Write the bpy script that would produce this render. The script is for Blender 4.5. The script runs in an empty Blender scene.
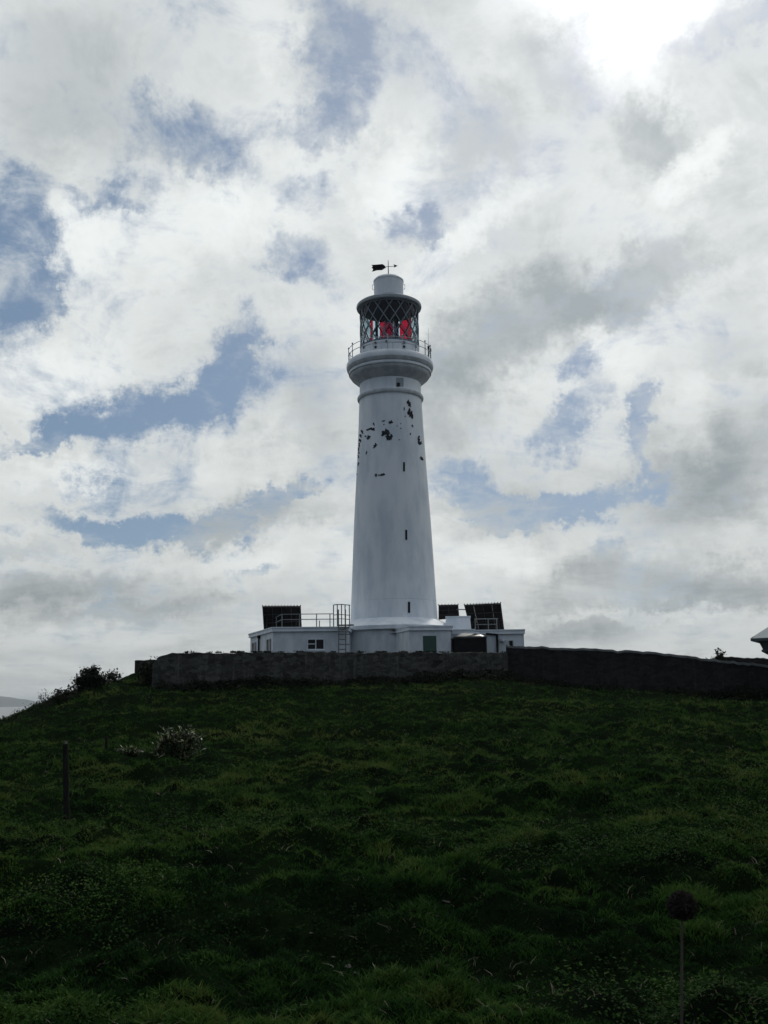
import bpy, math, random
import numpy as np
from mathutils import Vector, Matrix

random.seed(7); rng = np.random.default_rng(11)
scene = bpy.context.scene
C = scene.collection
R = math.radians

# ------------------------------------------------------------------ camera
F = 980.0
EYE = 1.6
PITCH, ROLL = 10.75, -0.85
camd = bpy.data.cameras.new('camera')
cam = bpy.data.objects.new('camera', camd); C.objects.link(cam)
camd.sensor_fit = 'VERTICAL'; camd.sensor_height = 24.0
camd.lens = F / 1024 * 24.0
camd.dof.use_dof = True; camd.dof.focus_distance = 60; camd.dof.aperture_fstop = 7.0
camd.clip_start = 0.05; camd.clip_end = 60000
MR = Matrix.Rotation(R(90 + PITCH), 3, 'X') @ Matrix.Rotation(R(ROLL), 3, 'Z')
cam.matrix_world = Matrix.Translation((0, 0, EYE)) @ MR.to_4x4()
scene.camera = cam
CAM = Vector((0, 0, EYE))

def ray(px, py):
    return MR @ Vector(((px - 384) / F, -(py - 512) / F, -1.0))
def P(px, py, Y):
    d = ray(px, py); return CAM + d * (Y / d.y)
def PZ(px, py, z):
    d = ray(px, py); return CAM + d * ((z - EYE) / d.z)
def PV(px, Y, z):
    """point seen in column px, at distance Y and height z"""
    py = 650
    for _ in range(20):
        q = P(px, py, Y); py -= (z - q.z) * F / Y
    return P(px, py, Y)

# ------------------------------------------------------------------ sky and sun
sd = ray(622, -8).normalized()
SUN_EL = math.asin(sd.z); SUN_AZ = math.atan2(sd.x, sd.y)

scene.view_settings.view_transform = 'Standard'
scene.view_settings.look = 'None'
scene.view_settings.exposure = 0.0
scene.view_settings.gamma = 1.0
scene.view_settings.use_curve_mapping = False

world = bpy.data.worlds.new('World'); scene.world = world
world.use_nodes = True
wt = world.node_tree; wt.nodes.clear()
class NT:
    def __init__(s, t): s.t = t
    def n(s, typ, **kw):
        nd = s.t.nodes.new(typ)
        ins = kw.pop('ins', {})
        for k, v in kw.items(): setattr(nd, k, v)
        for k, v in ins.items():
            if isinstance(v, bpy.types.NodeSocket): s.t.links.new(v, nd.inputs[k])
            else: nd.inputs[k].default_value = v
        return nd
    def math(s, op, a, b=None, c=None, clamp=False):
        ins = {0: a}
        if b is not None: ins[1] = b
        if c is not None: ins[2] = c
        return s.n('ShaderNodeMath', operation=op, use_clamp=clamp, ins=ins).outputs[0]
    def vm(s, op, a, b=None, **kw):
        ins = {0: a}
        if b is not None: ins[1] = b
        ins.update(kw)
        return s.n('ShaderNodeVectorMath', operation=op, ins=ins)
    def mr(s, v, a, b, c, d, interp='SMOOTHSTEP'):
        return s.n('ShaderNodeMapRange', interpolation_type=interp, ins={0: v, 1: a, 2: b, 3: c, 4: d}).outputs[0]
    def noise(s, vec, scale, detail=6, rough=0.55, dist=0.0, lac=2.0):
        return s.n('ShaderNodeTexNoise', ins={'Vector': vec, 'Scale': scale, 'Detail': detail, 'Roughness': rough, 'Distortion': dist, 'Lacunarity': lac})
    def mix(s, f, a, b, blend='MIX'):
        nd = s.t.nodes.new('ShaderNodeMix'); nd.data_type = 'RGBA'; nd.blend_type = blend
        for i, v in ((0, f), (6, a), (7, b)):
            if isinstance(v, bpy.types.NodeSocket): s.t.links.new(v, nd.inputs[i])
            elif i and len(v) == 3: nd.inputs[i].default_value = (*v, 1)
            else: nd.inputs[i].default_value = v
        return nd.outputs[2]

W = NT(wt)
SKY_STRENGTH = 0.1
FRONT = 1.10      # brightness of the cloud deck towards the sun
BACK = 0.46      # and away from it
D = W.n('ShaderNodeTexCoord').outputs['Generated']
sepD = W.n('ShaderNodeSeparateXYZ', ins={0: D})
zz = W.math('ADD', W.math('MAXIMUM', sepD.outputs[2], 0.0), 0.16)
pl = W.n('ShaderNodeCombineXYZ', ins={0: W.math('DIVIDE', sepD.outputs[0], zz), 1: W.math('DIVIDE', sepD.outputs[1], zz), 2: 0.0}).outputs[0]
w1 = W.noise(D, 4.0, 4, 0.6).outputs['Color']
w2 = W.noise(D, 13.0, 6, 0.65).outputs['Color']
dw = W.vm('MULTIPLY_ADD', W.vm('SUBTRACT', w1, (0.5, 0.5, 0.5)).outputs[0], (0.16, 0.16, 0.16)).outputs[0]
wt.nodes[-1].inputs[2].default_value = (0, 0, 0)
t1 = W.vm('SCALE', W.vm('SUBTRACT', w1, (0.5, 0.5, 0.5)).outputs[0], Scale=0.10).outputs[0]
t2 = W.vm('SCALE', W.vm('SUBTRACT', w2, (0.5, 0.5, 0.5)).outputs[0], Scale=0.10).outputs[0]
w3 = W.noise(D, 38.0, 5, 0.7).outputs['Color']
t3 = W.vm('SCALE', W.vm('SUBTRACT', w3, (0.5, 0.5, 0.5)).outputs[0], Scale=0.05).outputs[0]
DW = W.vm('ADD', W.vm('ADD', W.vm('ADD', D, t1).outputs[0], t2).outputs[0], t3).outputs[0]

def spots(lst, vec):
    tot = None
    for (px, py, rx, ry, rot, amp) in lst:
        c = ray(px, py).normalized()
        q = ray(px + 5 * math.cos(R(rot)), py - 5 * math.sin(R(rot))).normalized()
        e1 = (q - c); e1 = (e1 - c * e1.dot(c)).normalized(); e2 = c.cross(e1).normalized()
        k = ray(px, py).length * F
        m = Matrix((e1, e2, c)).transposed()
        mp = W.n('ShaderNodeMapping', vector_type='TEXTURE', ins={0: vec, 1: c, 2: m.to_euler(), 3: (rx / k, ry / k, 0.4)}).outputs[0]
        ln = W.vm('LENGTH', mp).outputs['Value']
        v = W.mr(ln, 0.25, 1.35, amp, 0.0)
        tot = v if tot is None else W.math('ADD', tot, v)
    return tot

# clear patches between the clouds: where (towards which direction), how large, tilt, how open
holes = [(5, 235, 45, 85, 0, 1.0), (30, 290, 20, 25, 0, .35), (200, 150, 62, 34, -15, .6), (120, 200, 40, 16, 10, .4),
         (345, 55, 38, 70, 12, .62), (330, 135, 50, 22, 0, .45), (412, 226, 32, 20, 0, .5), (300, 260, 36, 26, 0, .5), (255, 350, 20, 30, 10, .5),
         (150, 408, 120, 24, 8, .72), (232, 380, 36, 22, 30, .5), (40, 432, 50, 14, 10, .6), (130, 520, 90, 17, -4, .95), (235, 520, 60, 22, 12, .85), (290, 500, 32, 14, 15, .8),
         (265, 575, 30, 8, 0, .35),
         (643, 412, 17, 44, -8, .8), (560, 425, 24, 22, 0, .6), (584, 362, 22, 18, 0, .55), (555, 495, 75, 15, 6, .85), (640, 470, 14, 20, 0, .6), (485, 506, 36, 20, 0, .8),
         (455, 480, 30, 20, 0, .5), (618, 545, 12, 16, 0, .4), (735, 35, 60, 26, 25, .5), (590, 395, 30, 12, 30, .4), (60, 180, 34, 16, -20, .3),
         (420, 60, 30, 40, 20, .25), (300, 200, 60, 24, 0, .35), (90, 480, 60, 10, 5, .3), (60, 130, 40, 20, 0, .2)]
greys = [(60, 90, 120, 80, 0, .35), (560, 60, 60, 40, -20, .5), (480, 140, 60, 40, 30, .45), (650, 130, 40, 36, 0, .55), (500, 335, 110, 50, 25, 1.0), (630, 285, 90, 36, 30, .8),
         (430, 400, 60, 60, 20, .5), (720, 480, 80, 60, 20, .65), (620, 580, 130, 34, 5, .5), (740, 590, 80, 30, 5, .55), (60, 580, 120, 16, 4, .4), (120, 610, 130, 14, 3, .4), (330, 400, 40, 60, 0, .3),
         (750, 200, 40, 60, 0, .25), (20, 540, 60, 12, 0, .3), (560, 640, 120, 16, 4, .2), (730, 330, 50, 50, 0, .3)]
lights = [(150, 240, 130, 50, 5, .5), (60, 365, 90, 40, 5, .5), (240, 470, 60, 34, 0, .55), (90, 470, 90, 16, 5, .5), (400, 180, 50, 40, 50, .5), (460, 240, 80, 22, 35, .55), (700, 150, 60, 26, 20, .5),
          (480, 555, 110, 26, 5, .5), (660, 620, 140, 10, 2, .35), (180, 560, 160, 20, 5, .35), (620, 350, 40, 26, 0, .3), (300, 560, 80, 30, 10, .4), (280, 30, 50, 40, 0, .3), (705, 420, 30, 50, 0, .35), (280, 200, 70, 50, 20, .3)]
holes = [(a, b_, c * 1.15, d * 1.15, e_, f * 1.3) for a, b_, c, d, e_, f in holes]
H = W.math('MINIMUM', spots(holes, DW), 0.86); G = spots(greys, DW); L = spots(lights, DW)
n1 = W.noise(pl, 1.7, 12, 0.58, 0.35).outputs['Fac']
n2 = W.noise(W.vm('ADD', pl, (7.3, 2.1, 0.0)).outputs[0], 1.15, 10, 0.52, 0.5).outputs['Fac']
n3 = W.noise(D, 9.0, 12, 0.66, 0.4).outputs['Fac']
n4 = W.noise(pl, 6.5, 10, 0.68, 0.8).outputs['Fac']
nn = W.math('ADD', W.math('MULTIPLY', W.math('SUBTRACT', n4, .5), 1.5), W.math('ADD', W.math('MULTIPLY', W.math('SUBTRACT', n1, .5), 1.3), W.math('MULTIPLY', W.math('SUBTRACT', n3, .5), 3.2)))
v = W.math('SUBTRACT', W.math('ADD', nn, 0.60), H)
alpha = W.mr(v, -0.42, 0.70, 0.0, 1.0)
sky = W.n('ShaderNodeTexSky', sky_type='NISHITA', sun_disc=False, sun_elevation=SUN_EL, sun_rotation=SUN_AZ,
          altitude=20.0, air_density=1.0, dust_density=0.6, ozone_density=1.4).outputs[0]
shade = W.math('ADD', W.math('SUBTRACT', G, L), W.math('ADD', W.math('MULTIPLY', W.math('SUBTRACT', n2, .5), 2.2), W.math('ADD', W.math('MULTIPLY', W.math('SUBTRACT', n4, .5), .8), W.math('MULTIPLY', W.math('SUBTRACT', n3, .5), 1.8))))
shade = W.mr(shade, -0.75, 1.05, 0.0, 1.0, 'LINEAR')
cr = W.n('ShaderNodeValToRGB', ins={0: shade})
e = cr.color_ramp.elements
e[0].position = 0; e[0].color = (.86, .89, .88, 1); e[1].position = 1; e[1].color = (.31, .355, .375, 1)
m_ = e.new(.40); m_.color = (.68, .71, .705, 1); m_ = e.new(.66); m_.color = (.49, .525, .53, 1)
cloud = cr.outputs[0]
# darker towards the horizon haze, darker away from the sun
hz = W.mr(sepD.outputs[2], 0.0, 0.45, 0.76, 1.0, 'LINEAR')
sdot = W.vm('DOT_PRODUCT', D, tuple(sd)).outputs['Value']
fb = W.mr(sdot, -0.5, 0.75, BACK, FRONT)
cloud = W.mix(W.mr(sdot, -0.3, 0.6, 1.0, 0.0), cloud, W.mix(1.0, cloud, (.84, .96, 1.16), 'MULTIPLY'))
cloud = W.vm('SCALE', cloud, Scale=W.math('MULTIPLY', W.math('MULTIPLY', hz, fb), 1.0 / SKY_STRENGTH)).outputs[0]
# thin veil lit by the sun over the blue
veil = W.vm('SCALE', (1.0, 1.52, 2.25), Scale=fb).outputs[0]
blue = W.vm('ADD', W.vm('SCALE', sky, Scale=0.25).outputs[0], veil).outputs[0]
col = W.mix(alpha, blue, cloud)
# glow of the sun through the thin part of the deck
gl = spots([(625, -30, 190, 110, 0, .32), (625, -10, 110, 60, 0, .34), (640, 50, 50, 60, -30, .25)], DW)
gl2 = W.math('POWER', W.math('MAXIMUM', sdot, 0.0), 14.0)
glow = W.math('ADD', W.math('MULTIPLY', gl, 6.5), W.math('MULTIPLY', gl2, 1.0))
col = W.vm('ADD', col, W.vm('SCALE', (1.0, 0.97, 0.98), Scale=glow).outputs[0]).outputs[0]
bg = W.n('ShaderNodeBackground', ins={0: col, 1: SKY_STRENGTH})
wo = W.n('ShaderNodeOutputWorld', ins={0: bg.outputs[0]})

sl = bpy.data.lights.new('sun', 'SUN'); sl.energy = 1.2; sl.angle = R(10); sl.color = (1, .95, .87)
so = bpy.data.objects.new('sun', sl); C.objects.link(so)
so.rotation_euler = sd.to_track_quat('Z', 'Y').to_euler(); so.location = (0, 0, 60)

# ------------------------------------------------------------------ helpers
def tag(o, label=None, cat=None, group=None, kind=None):
    if label: o['label'] = label
    if cat: o['category'] = cat
    if group: o['group'] = group
    if kind: o['kind'] = kind
    return o
def empty(name, loc):
    o = bpy.data.objects.new(name, None); C.objects.link(o); o.location = loc
    o.empty_display_size = 0.3
    return o

def material(name, col, rough=.7, col2=None, scale=3.0, bump=0.0, bscale=20.0, metal=0.0, spec=.5, stretch=(1, 1, 1), detail=6, pos=(.35, .65)):
    m = bpy.data.materials.new(name); m.use_nodes = True
    t = NT(m.node_tree); b = m.node_tree.nodes['Principled BSDF']
    b.inputs['Roughness'].default_value = rough; b.inputs['Metallic'].default_value = metal
    b.inputs['Specular IOR Level'].default_value = spec
    b.inputs['Base Color'].default_value = (*col, 1)
    oc = t.n('ShaderNodeTexCoord').outputs['Object']
    ov = t.vm('MULTIPLY', oc, stretch).outputs[0]
    if col2:
        nz = t.noise(ov, scale, detail, .6).outputs['Fac']
        f = t.mr(nz, pos[0], pos[1], 0, 1)
        t.t.links.new(t.mix(f, col, col2), b.inputs['Base Color'])
    if bump:
        bn = t.noise(ov, bscale, 6, .6).outputs['Fac']
        bp = t.n('ShaderNodeBump', ins={'Strength': 1.0, 'Distance': bump, 'Height': bn})
        t.t.links.new(bp.outputs[0], b.inputs['Normal'])
    return m

class MB:
    def __init__(s): s.v = []; s.f = []; s.m = []
    def add(s, vs, fs, mi=0):
        o = len(s.v); s.v += [tuple(p) for p in vs]
        s.f += [tuple(i + o for i in f) for f in fs]; s.m += [mi] * len(fs); return s
    def box(s, c, size, rz=0, mi=0, rx=0):
        M = Matrix.Rotation(rz, 3, 'Z') @ Matrix.Rotation(rx, 3, 'X'); h = [k / 2 for k in size]; c = Vector(c)
        vs = [c + M @ Vector((sx * h[0], sy * h[1], sz * h[2])) for sz in (-1, 1) for sx, sy in ((-1, -1), (1, -1), (1, 1), (-1, 1))]
        return s.add(vs, [(3, 2, 1, 0), (4, 5, 6, 7), (0, 1, 5, 4), (1, 2, 6, 5), (2, 3, 7, 6), (3, 0, 4, 7)], mi)
    def prism(s, poly, z0, z1, mi=0, top=None):
        n = len(poly); tp = top or poly
        vs = [(p[0], p[1], z0) for p in poly] + [(p[0], p[1], z1) for p in tp]
        return s.add(vs, [tuple(range(n))[::-1], tuple(range(n, 2 * n))] + [(i, (i + 1) % n, n + (i + 1) % n, n + i) for i in range(n)], mi)
    def tube(s, a, b, r, n=8, r2=None, mi=0):
        a = Vector(a); b = Vector(b); r2 = r if r2 is None else r2
        q = (b - a).to_track_quat('Z', 'Y')
        vs = []
        for p, rr in ((a, r), (b, r2)):
            for i in range(n):
                t = 2 * math.pi * i / n; vs.append(p + q @ Vector((rr * math.cos(t), rr * math.sin(t), 0)))
        return s.add(vs, [tuple(range(n))[::-1], tuple(range(n, 2 * n))] + [(i, (i + 1) % n, n + (i + 1) % n, n + i) for i in range(n)], mi)
    def path(s, pts, r, n=6, closed=False, mi=0):
        pts = [Vector(p) for p in pts]; k = len(pts); vs = []; rr = r if isinstance(r, (list, tuple)) else [r] * k
        for i, p in enumerate(pts):
            a = pts[(i - 1) % k] if closed or i else p; b = pts[(i + 1) % k] if closed or i < k - 1 else p
            q = (b - a).to_track_quat('Z', 'Y')
            for j in range(n):
                t = 2 * math.pi * j / n; vs.append(p + q @ Vector((rr[i] * math.cos(t), rr[i] * math.sin(t), 0)))
        fs = []
        for i in range(k if closed else k - 1):
            for j in range(n):
                i2 = (i + 1) % k
                fs.append((i * n + j, i * n + (j + 1) % n, i2 * n + (j + 1) % n, i2 * n + j))
        if not closed: fs += [tuple(range(n))[::-1], tuple(range((k - 1) * n, k * n))]
        return s.add(vs, fs, mi)
    def lathe(s, c, prof, n=96, mi=0, cap0=True, cap1=True):
        k = len(prof); vs = []
        for r, z in prof:
            for j in range(n):
                t = 2 * math.pi * j / n; vs.append((c[0] + r * math.cos(t), c[1] + r * math.sin(t), z))
        fs = [(i * n + j, i * n + (j + 1) % n, (i + 1) * n + (j + 1) % n, (i + 1) * n + j) for i in range(k - 1) for j in range(n)]
        if cap0: fs.append(tuple(range(n))[::-1])
        if cap1: fs.append(tuple(range((k - 1) * n, k * n)))
        return s.add(vs, fs, mi)
    def build(s, name, mats, parent=None, origin=(0, 0, 0), smooth=False, sharp=40):
        me = bpy.data.meshes.new(name); o3 = Vector(origin)
        me.from_pydata([tuple(Vector(p) - o3) for p in s.v], [], s.f)
        if not isinstance(mats, (list, tuple)): mats = [mats]
        for m in mats: me.materials.append(m)
        me.polygons.foreach_set('material_index', s.m)
        if smooth:
            me.polygons.foreach_set('use_smooth', [True] * len(me.polygons)); me.set_sharp_from_angle(angle=R(sharp))
        me.update()
        o = bpy.data.objects.new(name, me); C.objects.link(o)
        if parent: o.parent = parent
        else: o.location = origin
        return o

def np_mesh(name, V, Fc, mat, nper, smooth=False, tint=None):
    me = bpy.data.meshes.new(name); nf = len(Fc)
    me.vertices.add(len(V)); me.vertices.foreach_set('co', np.ascontiguousarray(V, dtype=np.float32).ravel())
    me.loops.add(nf * nper); me.loops.foreach_set('vertex_index', np.ascontiguousarray(Fc, dtype=np.int32).ravel())
    me.polygons.add(nf); me.polygons.foreach_set('loop_start', np.arange(nf, dtype=np.int32) * nper)
    me.update(calc_edges=True)
    if smooth: me.polygons.foreach_set('use_smooth', np.ones(nf, dtype=bool))
    if tint is not None:
        a = me.attributes.new('tint', 'FLOAT', 'POINT'); a.data.foreach_set('value', np.asarray(tint, dtype=np.float32))
    me.materials.append(mat)
    return me

# numpy value noise
_perm = rng.random((256, 256))
def vnoise(x, y):
    xi = np.floor(x).astype(int); yi = np.floor(y).astype(int); fx = x - xi; fy = y - yi
    fx = fx * fx * (3 - 2 * fx); fy = fy * fy * (3 - 2 * fy)
    g = lambda a, b: _perm[a & 255, b & 255]
    return (g(xi, yi) * (1 - fx) + g(xi + 1, yi) * fx) * (1 - fy) + (g(xi, yi + 1) * (1 - fx) + g(xi + 1, yi + 1) * fx) * fy - .5
def fbm(x, y, o=4, rough=.5):
    t = 0; a = 1
    for i in range(o):
        t = t + a * vnoise(x * 2 ** i + 17.3 * i, y * 2 ** i - 9.1 * i); a *= rough
    return t

# ------------------------------------------------------------------ terrain height
ctl = [P(*q) for q in [(0, 738, 38), (40, 719, 42), (70, 703, 46), (100, 687, 50), (135, 674, 60),
                       (160, 697, 50), (235, 691, 51), (320, 688, 52), (400, 684, 53), (500, 679, 54.5), (540, 686, 53.4), (620, 696, 52.2), (700, 700, 51), (768, 704, 50),
                       (178, 776, 21.5), (106, 770, 21.5), (67, 823, 13.5)]]
ctl = [tuple(p) for p in ctl] + [(0, 0, 0), (5, 3, 0), (-5, 3, 0), (0, -10, -.3), (0, 7, .0), (0, 12, .0), (0, 20, .1), (0, 30, .6), (0, 40, 1.25), (8, 20, .1), (12, 30, .5), (14, 40, 1.0), (22, 40, .7),
        (0, 62, 3.4), (-10, 62, 3.4), (12, 62, 3.3), (0, 75, 3.5), (0, 90, 3.4), (-17, 68, 3.2), (-25, 60, -2.0), (-20.5, 58, -.2), (-30, 85, -4), (-22, 75, .8), (-24, 42, -2.8), (-20, 28, -1.5), (-14, 12, -.5), (26, 62, 2.2), (40, 50, .5), (30, 30, 0),
        (0, -30, -1), (-40, 60, -6), (-40, 20, -6), (50, 0, -1), (50, 90, 1), (0, 120, 2), (-35, 100, -4), (25, 80, 2.4)]
cx_ = np.array(ctl)
def tps_fit(c):
    n = len(c); d = np.hypot(c[:, None, 0] - c[None, :, 0], c[:, None, 1] - c[None, :, 1])
    K = np.where(d > 0, d * d * np.log(d + 1e-9), 0) + np.eye(n) * .5
    A = np.zeros((n + 3, n + 3)); A[:n, :n] = K; A[:n, n] = 1; A[:n, n + 1:] = c[:, :2]; A[n, :n] = 1; A[n + 1:, :n] = c[:, :2].T
    return np.linalg.solve(A, np.r_[c[:, 2], 0, 0, 0])
_w = tps_fit(cx_)
def ss(a, b, x):
    t = np.clip((x - a) / (b - a), 0, 1); return t * t * (3 - 2 * t)
def Hbase(x, y):
    x = np.asarray(x, float); y = np.asarray(y, float)
    z = _w[-3] + _w[-2] * x + _w[-1] * y
    for i in range(len(cx_)):
        d2 = (x - cx_[i, 0]) ** 2 + (y - cx_[i, 1]) ** 2
        z = z + _w[i] * .5 * d2 * np.log(d2 + 1e-9)
    r = np.hypot(x - 8, y - 45)
    far = -1 - np.maximum(r - 60, 0) * .22
    far = np.minimum(far, 0)
    k = ss(58, 95, r)
    return np.maximum(z * (1 - k) + far * k, -32)
_cell = rng.random((4, 256, 256))
def tussock(x, y, s, off=0):
    """domed tufts on a jittered grid: height 0..1 and a random value for each tuft"""
    x = x / s + off; y = y / s + off * 1.7; xi = np.floor(x).astype(int); yi = np.floor(y).astype(int)
    best = np.zeros(np.shape(x)); val = np.full(np.shape(x), .35)
    for i in (-1, 0, 1):
        for j in (-1, 0, 1):
            a = (xi + i) & 255; b = (yi + j) & 255
            d = np.hypot(x - (xi + i + _cell[0, a, b]), y - (yi + j + _cell[1, a, b])); r = .45 + .5 * _cell[2, a, b]
            h = np.clip(1 - (d / r) ** 2, 0, 1) * (.35 + .65 * _cell[3, a, b]); m = h > best
            best = np.where(m, h, best); val = np.where(m, _cell[2, b, a], val)
    return best, val
def Hgt(x, y):
    x = np.asarray(x, float); y = np.asarray(y, float)
    z = Hbase(x, y)
    amp = ss(62, 52, y) * .9 + .1
    # low banks and terracettes that run across the slope, then tussocks
    z = z + amp * (.42 * fbm(x * .11 + 3, y * .30, 2) + .22 * fbm(x * .45, y * .9 + 8, 2) + .22 * np.abs(fbm(x * 1.3, y * 1.9, 3, .6)) + .04 * fbm(x * 4, y * 5, 2)) + ss(64, 50, y) * ((.09 + .08 * ss(6, 20, y)) * tussock(x, y, .46)[0] + .08 * tussock(x, y, .2, 5.3)[0])
    return z

# ------------------------------------------------------------------ materials
def foliage_mat(name, cols, rough=.5, spec=.4, trans=.25, tscale=.35):
    m = bpy.data.materials.new(name); m.use_nodes = True; t = NT(m.node_tree)
    nodes = m.node_tree.nodes; b = nodes['Principled BSDF']
    a = t.n('ShaderNodeAttribute', attribute_name='tint').outputs['Fac']
    g = t.n('ShaderNodeNewGeometry').outputs['Position']
    nz = t.noise(g, tscale, 4, .6).outputs['Fac']
    f = t.math('ADD', t.math('MULTIPLY', a, .72), t.math('MULTIPLY', t.mr(nz, .3, .7, 0, 1), .28))
    r = t.n('ShaderNodeValToRGB', ins={0: f}); els = r.color_ramp.elements
    els[0].position = 0; els[0].color = (*cols[0], 1); els[1].position = 1; els[1].color = (*cols[-1], 1)
    for i, c in enumerate(cols[1:-1]):
        q = els.new((i + 1) / (len(cols) - 1)); q.color = (*c, 1)
    m.node_tree.links.new(r.outputs[0], b.inputs['Base Color'])
    b.inputs['Roughness'].default_value = rough; b.inputs['Specular IOR Level'].default_value = spec
    tr = t.n('ShaderNodeBsdfTranslucent', ins={0: r.outputs[0]})
    mx = t.n('ShaderNodeMixShader', ins={0: trans, 1: b.outputs[0], 2: tr.outputs[0]})
    out = nodes['Material Output']; m.node_tree.links.new(mx.outputs[0], out.inputs[0])
    return m
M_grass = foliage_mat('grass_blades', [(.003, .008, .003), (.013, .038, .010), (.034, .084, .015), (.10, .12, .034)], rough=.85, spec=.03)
M_leaf = foliage_mat('weed_leaves', [(.004, .012, .003), (.018, .046, .009), (.055, .095, .018)], rough=.8, spec=.03, trans=.15)
M_gorse = foliage_mat('scrub_leaves', [(.006, .010, .006), (.012, .018, .008)], rough=.8, spec=.08, trans=.1)
M_mallow = foliage_mat('mallow_leaves', [(.007, .014, .005), (.016, .030, .010), (.035, .055, .02), (.68, .68, .42)], rough=.4, spec=.15, trans=.3)  # palest ramp colour paints sun glints on the dark green leaves
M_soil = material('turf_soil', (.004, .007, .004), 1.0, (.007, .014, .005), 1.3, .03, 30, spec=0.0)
M_hill = material('far_hill_grass', (.05, .06, .04), .95, (.03, .04, .03), .002)
M_white = material('white_paint', (.52, .58, .65), .65, (.70, .73, .77), 1.1, .012, 5, stretch=(1, 1, .3), detail=10, pos=(.30, .62))
M_white2 = material('weathered_white_render', (.48, .52, .56), .75, (.62, .65, .68), 1.6, .01, 12, stretch=(1, 1, .5))
M_mould = material('grey_weathered_moulding', (.36, .39, .42), .7, (.50, .53, .56), 2.0, .004, 20)
M_peel = material('bare_masonry', (.016, .018, .022), .95, (.045, .048, .052), 9, .01, 40, spec=.1)
M_dark = material('dark_opening', (.008, .009, .011), .35, spec=.2)
M_metal = material('galvanised_steel', (.14, .15, .16), .6, (.20, .21, .21), 8, metal=.3)
M_bars = material('lantern_bars', (.09, .13, .17), .5, (.15, .19, .23), 6)
M_black = material('black_paint', (.008, .009, .011), .8, (.014, .014, .016), 4, .004, 30, spec=.06)
M_green = material('green_door_paint', (.012, .05, .038), .5, (.018, .06, .045), 5)
M_solar = material('solar_panel_backs', (.010, .010, .011), .8, (.018, .018, .018), 2, .0, 20, spec=.1)
M_wood = material('weathered_post_wood', (.010, .011, .011), .95, (.022, .021, .019), 6, .01, 30, spec=.05, stretch=(4, 4, .6))
M_stalk = material('dry_stalk', (.06, .052, .036), .8, (.04, .034, .026), 12)
M_seed = material('dry_seedhead', (.012, .009, .010), .9, (.03, .024, .02), 60, spec=.1)
M_stone = material('pale_stone', (.10, .095, .08), .95, (.04, .036, .03), 9, .01, 30)
M_roof = material('pale_roof', (.42, .44, .44), .6, (.06, .06, .05), 2.6, .01, 14, stretch=(1, 1, 1), pos=(.56, .66))
M_lens = material('lens_brass', (.10, .09, .07), .3, (.2, .19, .16), 8, metal=.6)

def stone_wall_mat(name, c1, c2, c3, top=False):
    m = bpy.data.materials.new(name); m.use_nodes = True; t = NT(m.node_tree); b = m.node_tree.nodes['Principled BSDF']
    oc = t.n('ShaderNodeTexCoord').outputs['Object']
    q = t.vm('MULTIPLY', oc, (1, 1, 1.9)).outputs[0]
    wv = t.vm('ADD', q, t.vm('SCALE', t.noise(q, 2.5, 3).outputs['Color'], Scale=.25).outputs[0]).outputs[0]
    vo = t.n('ShaderNodeTexVoronoi', feature='DISTANCE_TO_EDGE', ins={'Vector': wv, 'Scale': 3.2})
    vc = t.n('ShaderNodeTexVoronoi', ins={'Vector': wv, 'Scale': 3.2})
    joint = t.mr(vo.outputs['Distance'], .0, .07, 1, 0)
    nz = t.noise(oc, 1.5, 8, .7).outputs['Fac']
    c = t.mix(t.mr(nz, .35, .65, 0, 1), c1, c2)
    c = t.mix(t.math('MULTIPLY', t.n('ShaderNodeSeparateColor', ins={0: vc.outputs['Color']}).outputs[0], .5), c, c3)
    strk = t.noise(t.vm('MULTIPLY', oc, (2.2, 2.2, .25)).outputs[0], 1.4, 5, .7).outputs['Fac']
    c = t.mix(t.math('MULTIPLY', t.mr(strk, .5, .68, 0, 1), .5), c, c3)
    c = t.mix(t.math('MULTIPLY', joint, .45), c, (c1[0] * .5, c1[1] * .5, c1[2] * .5))
    t.t.links.new(c, b.inputs['Base Color']); b.inputs['Roughness'].default_value = .95; b.inputs['Specular IOR Level'].default_value = .05
    hh = t.math('ADD', t.math('MULTIPLY', joint, -.6), t.noise(oc, 14, 6, .65).outputs['Fac'])
    bp = t.n('ShaderNodeBump', ins={'Strength': .9, 'Distance': .03, 'Height': hh}); t.t.links.new(bp.outputs[0], b.inputs['Normal'])
    return m
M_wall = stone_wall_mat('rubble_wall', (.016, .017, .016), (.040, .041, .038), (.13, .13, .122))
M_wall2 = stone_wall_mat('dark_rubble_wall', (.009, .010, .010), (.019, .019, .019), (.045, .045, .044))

# glass
def glass_mat(name, tintc, refl=.06):
    m = bpy.data.materials.new(name); m.use_nodes = True; t = NT(m.node_tree); n = m.node_tree.nodes
    n.remove(n['Principled BSDF'])
    tr = t.n('ShaderNodeBsdfTransparent', ins={0: (*tintc, 1)})
    gs = t.n('ShaderNodeBsdfGlossy', ins={0: (1, 1, 1, 1), 'Roughness': .05})
    fr = t.n('ShaderNodeFresnel', ins={0: 1.45})
    mx = t.n('ShaderNodeMixShader', ins={0: t.math('MULTIPLY', fr.outputs[0], .5), 1: tr.outputs[0], 2: gs.outputs[0]})
    t.t.links.new(mx.outputs[0], n['Material Output'].inputs[0]); return m
M_glass = glass_mat('lantern_glass', (.66, .78, .82))
M_red = glass_mat('red_glass', (.80, .012, .045))

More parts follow.
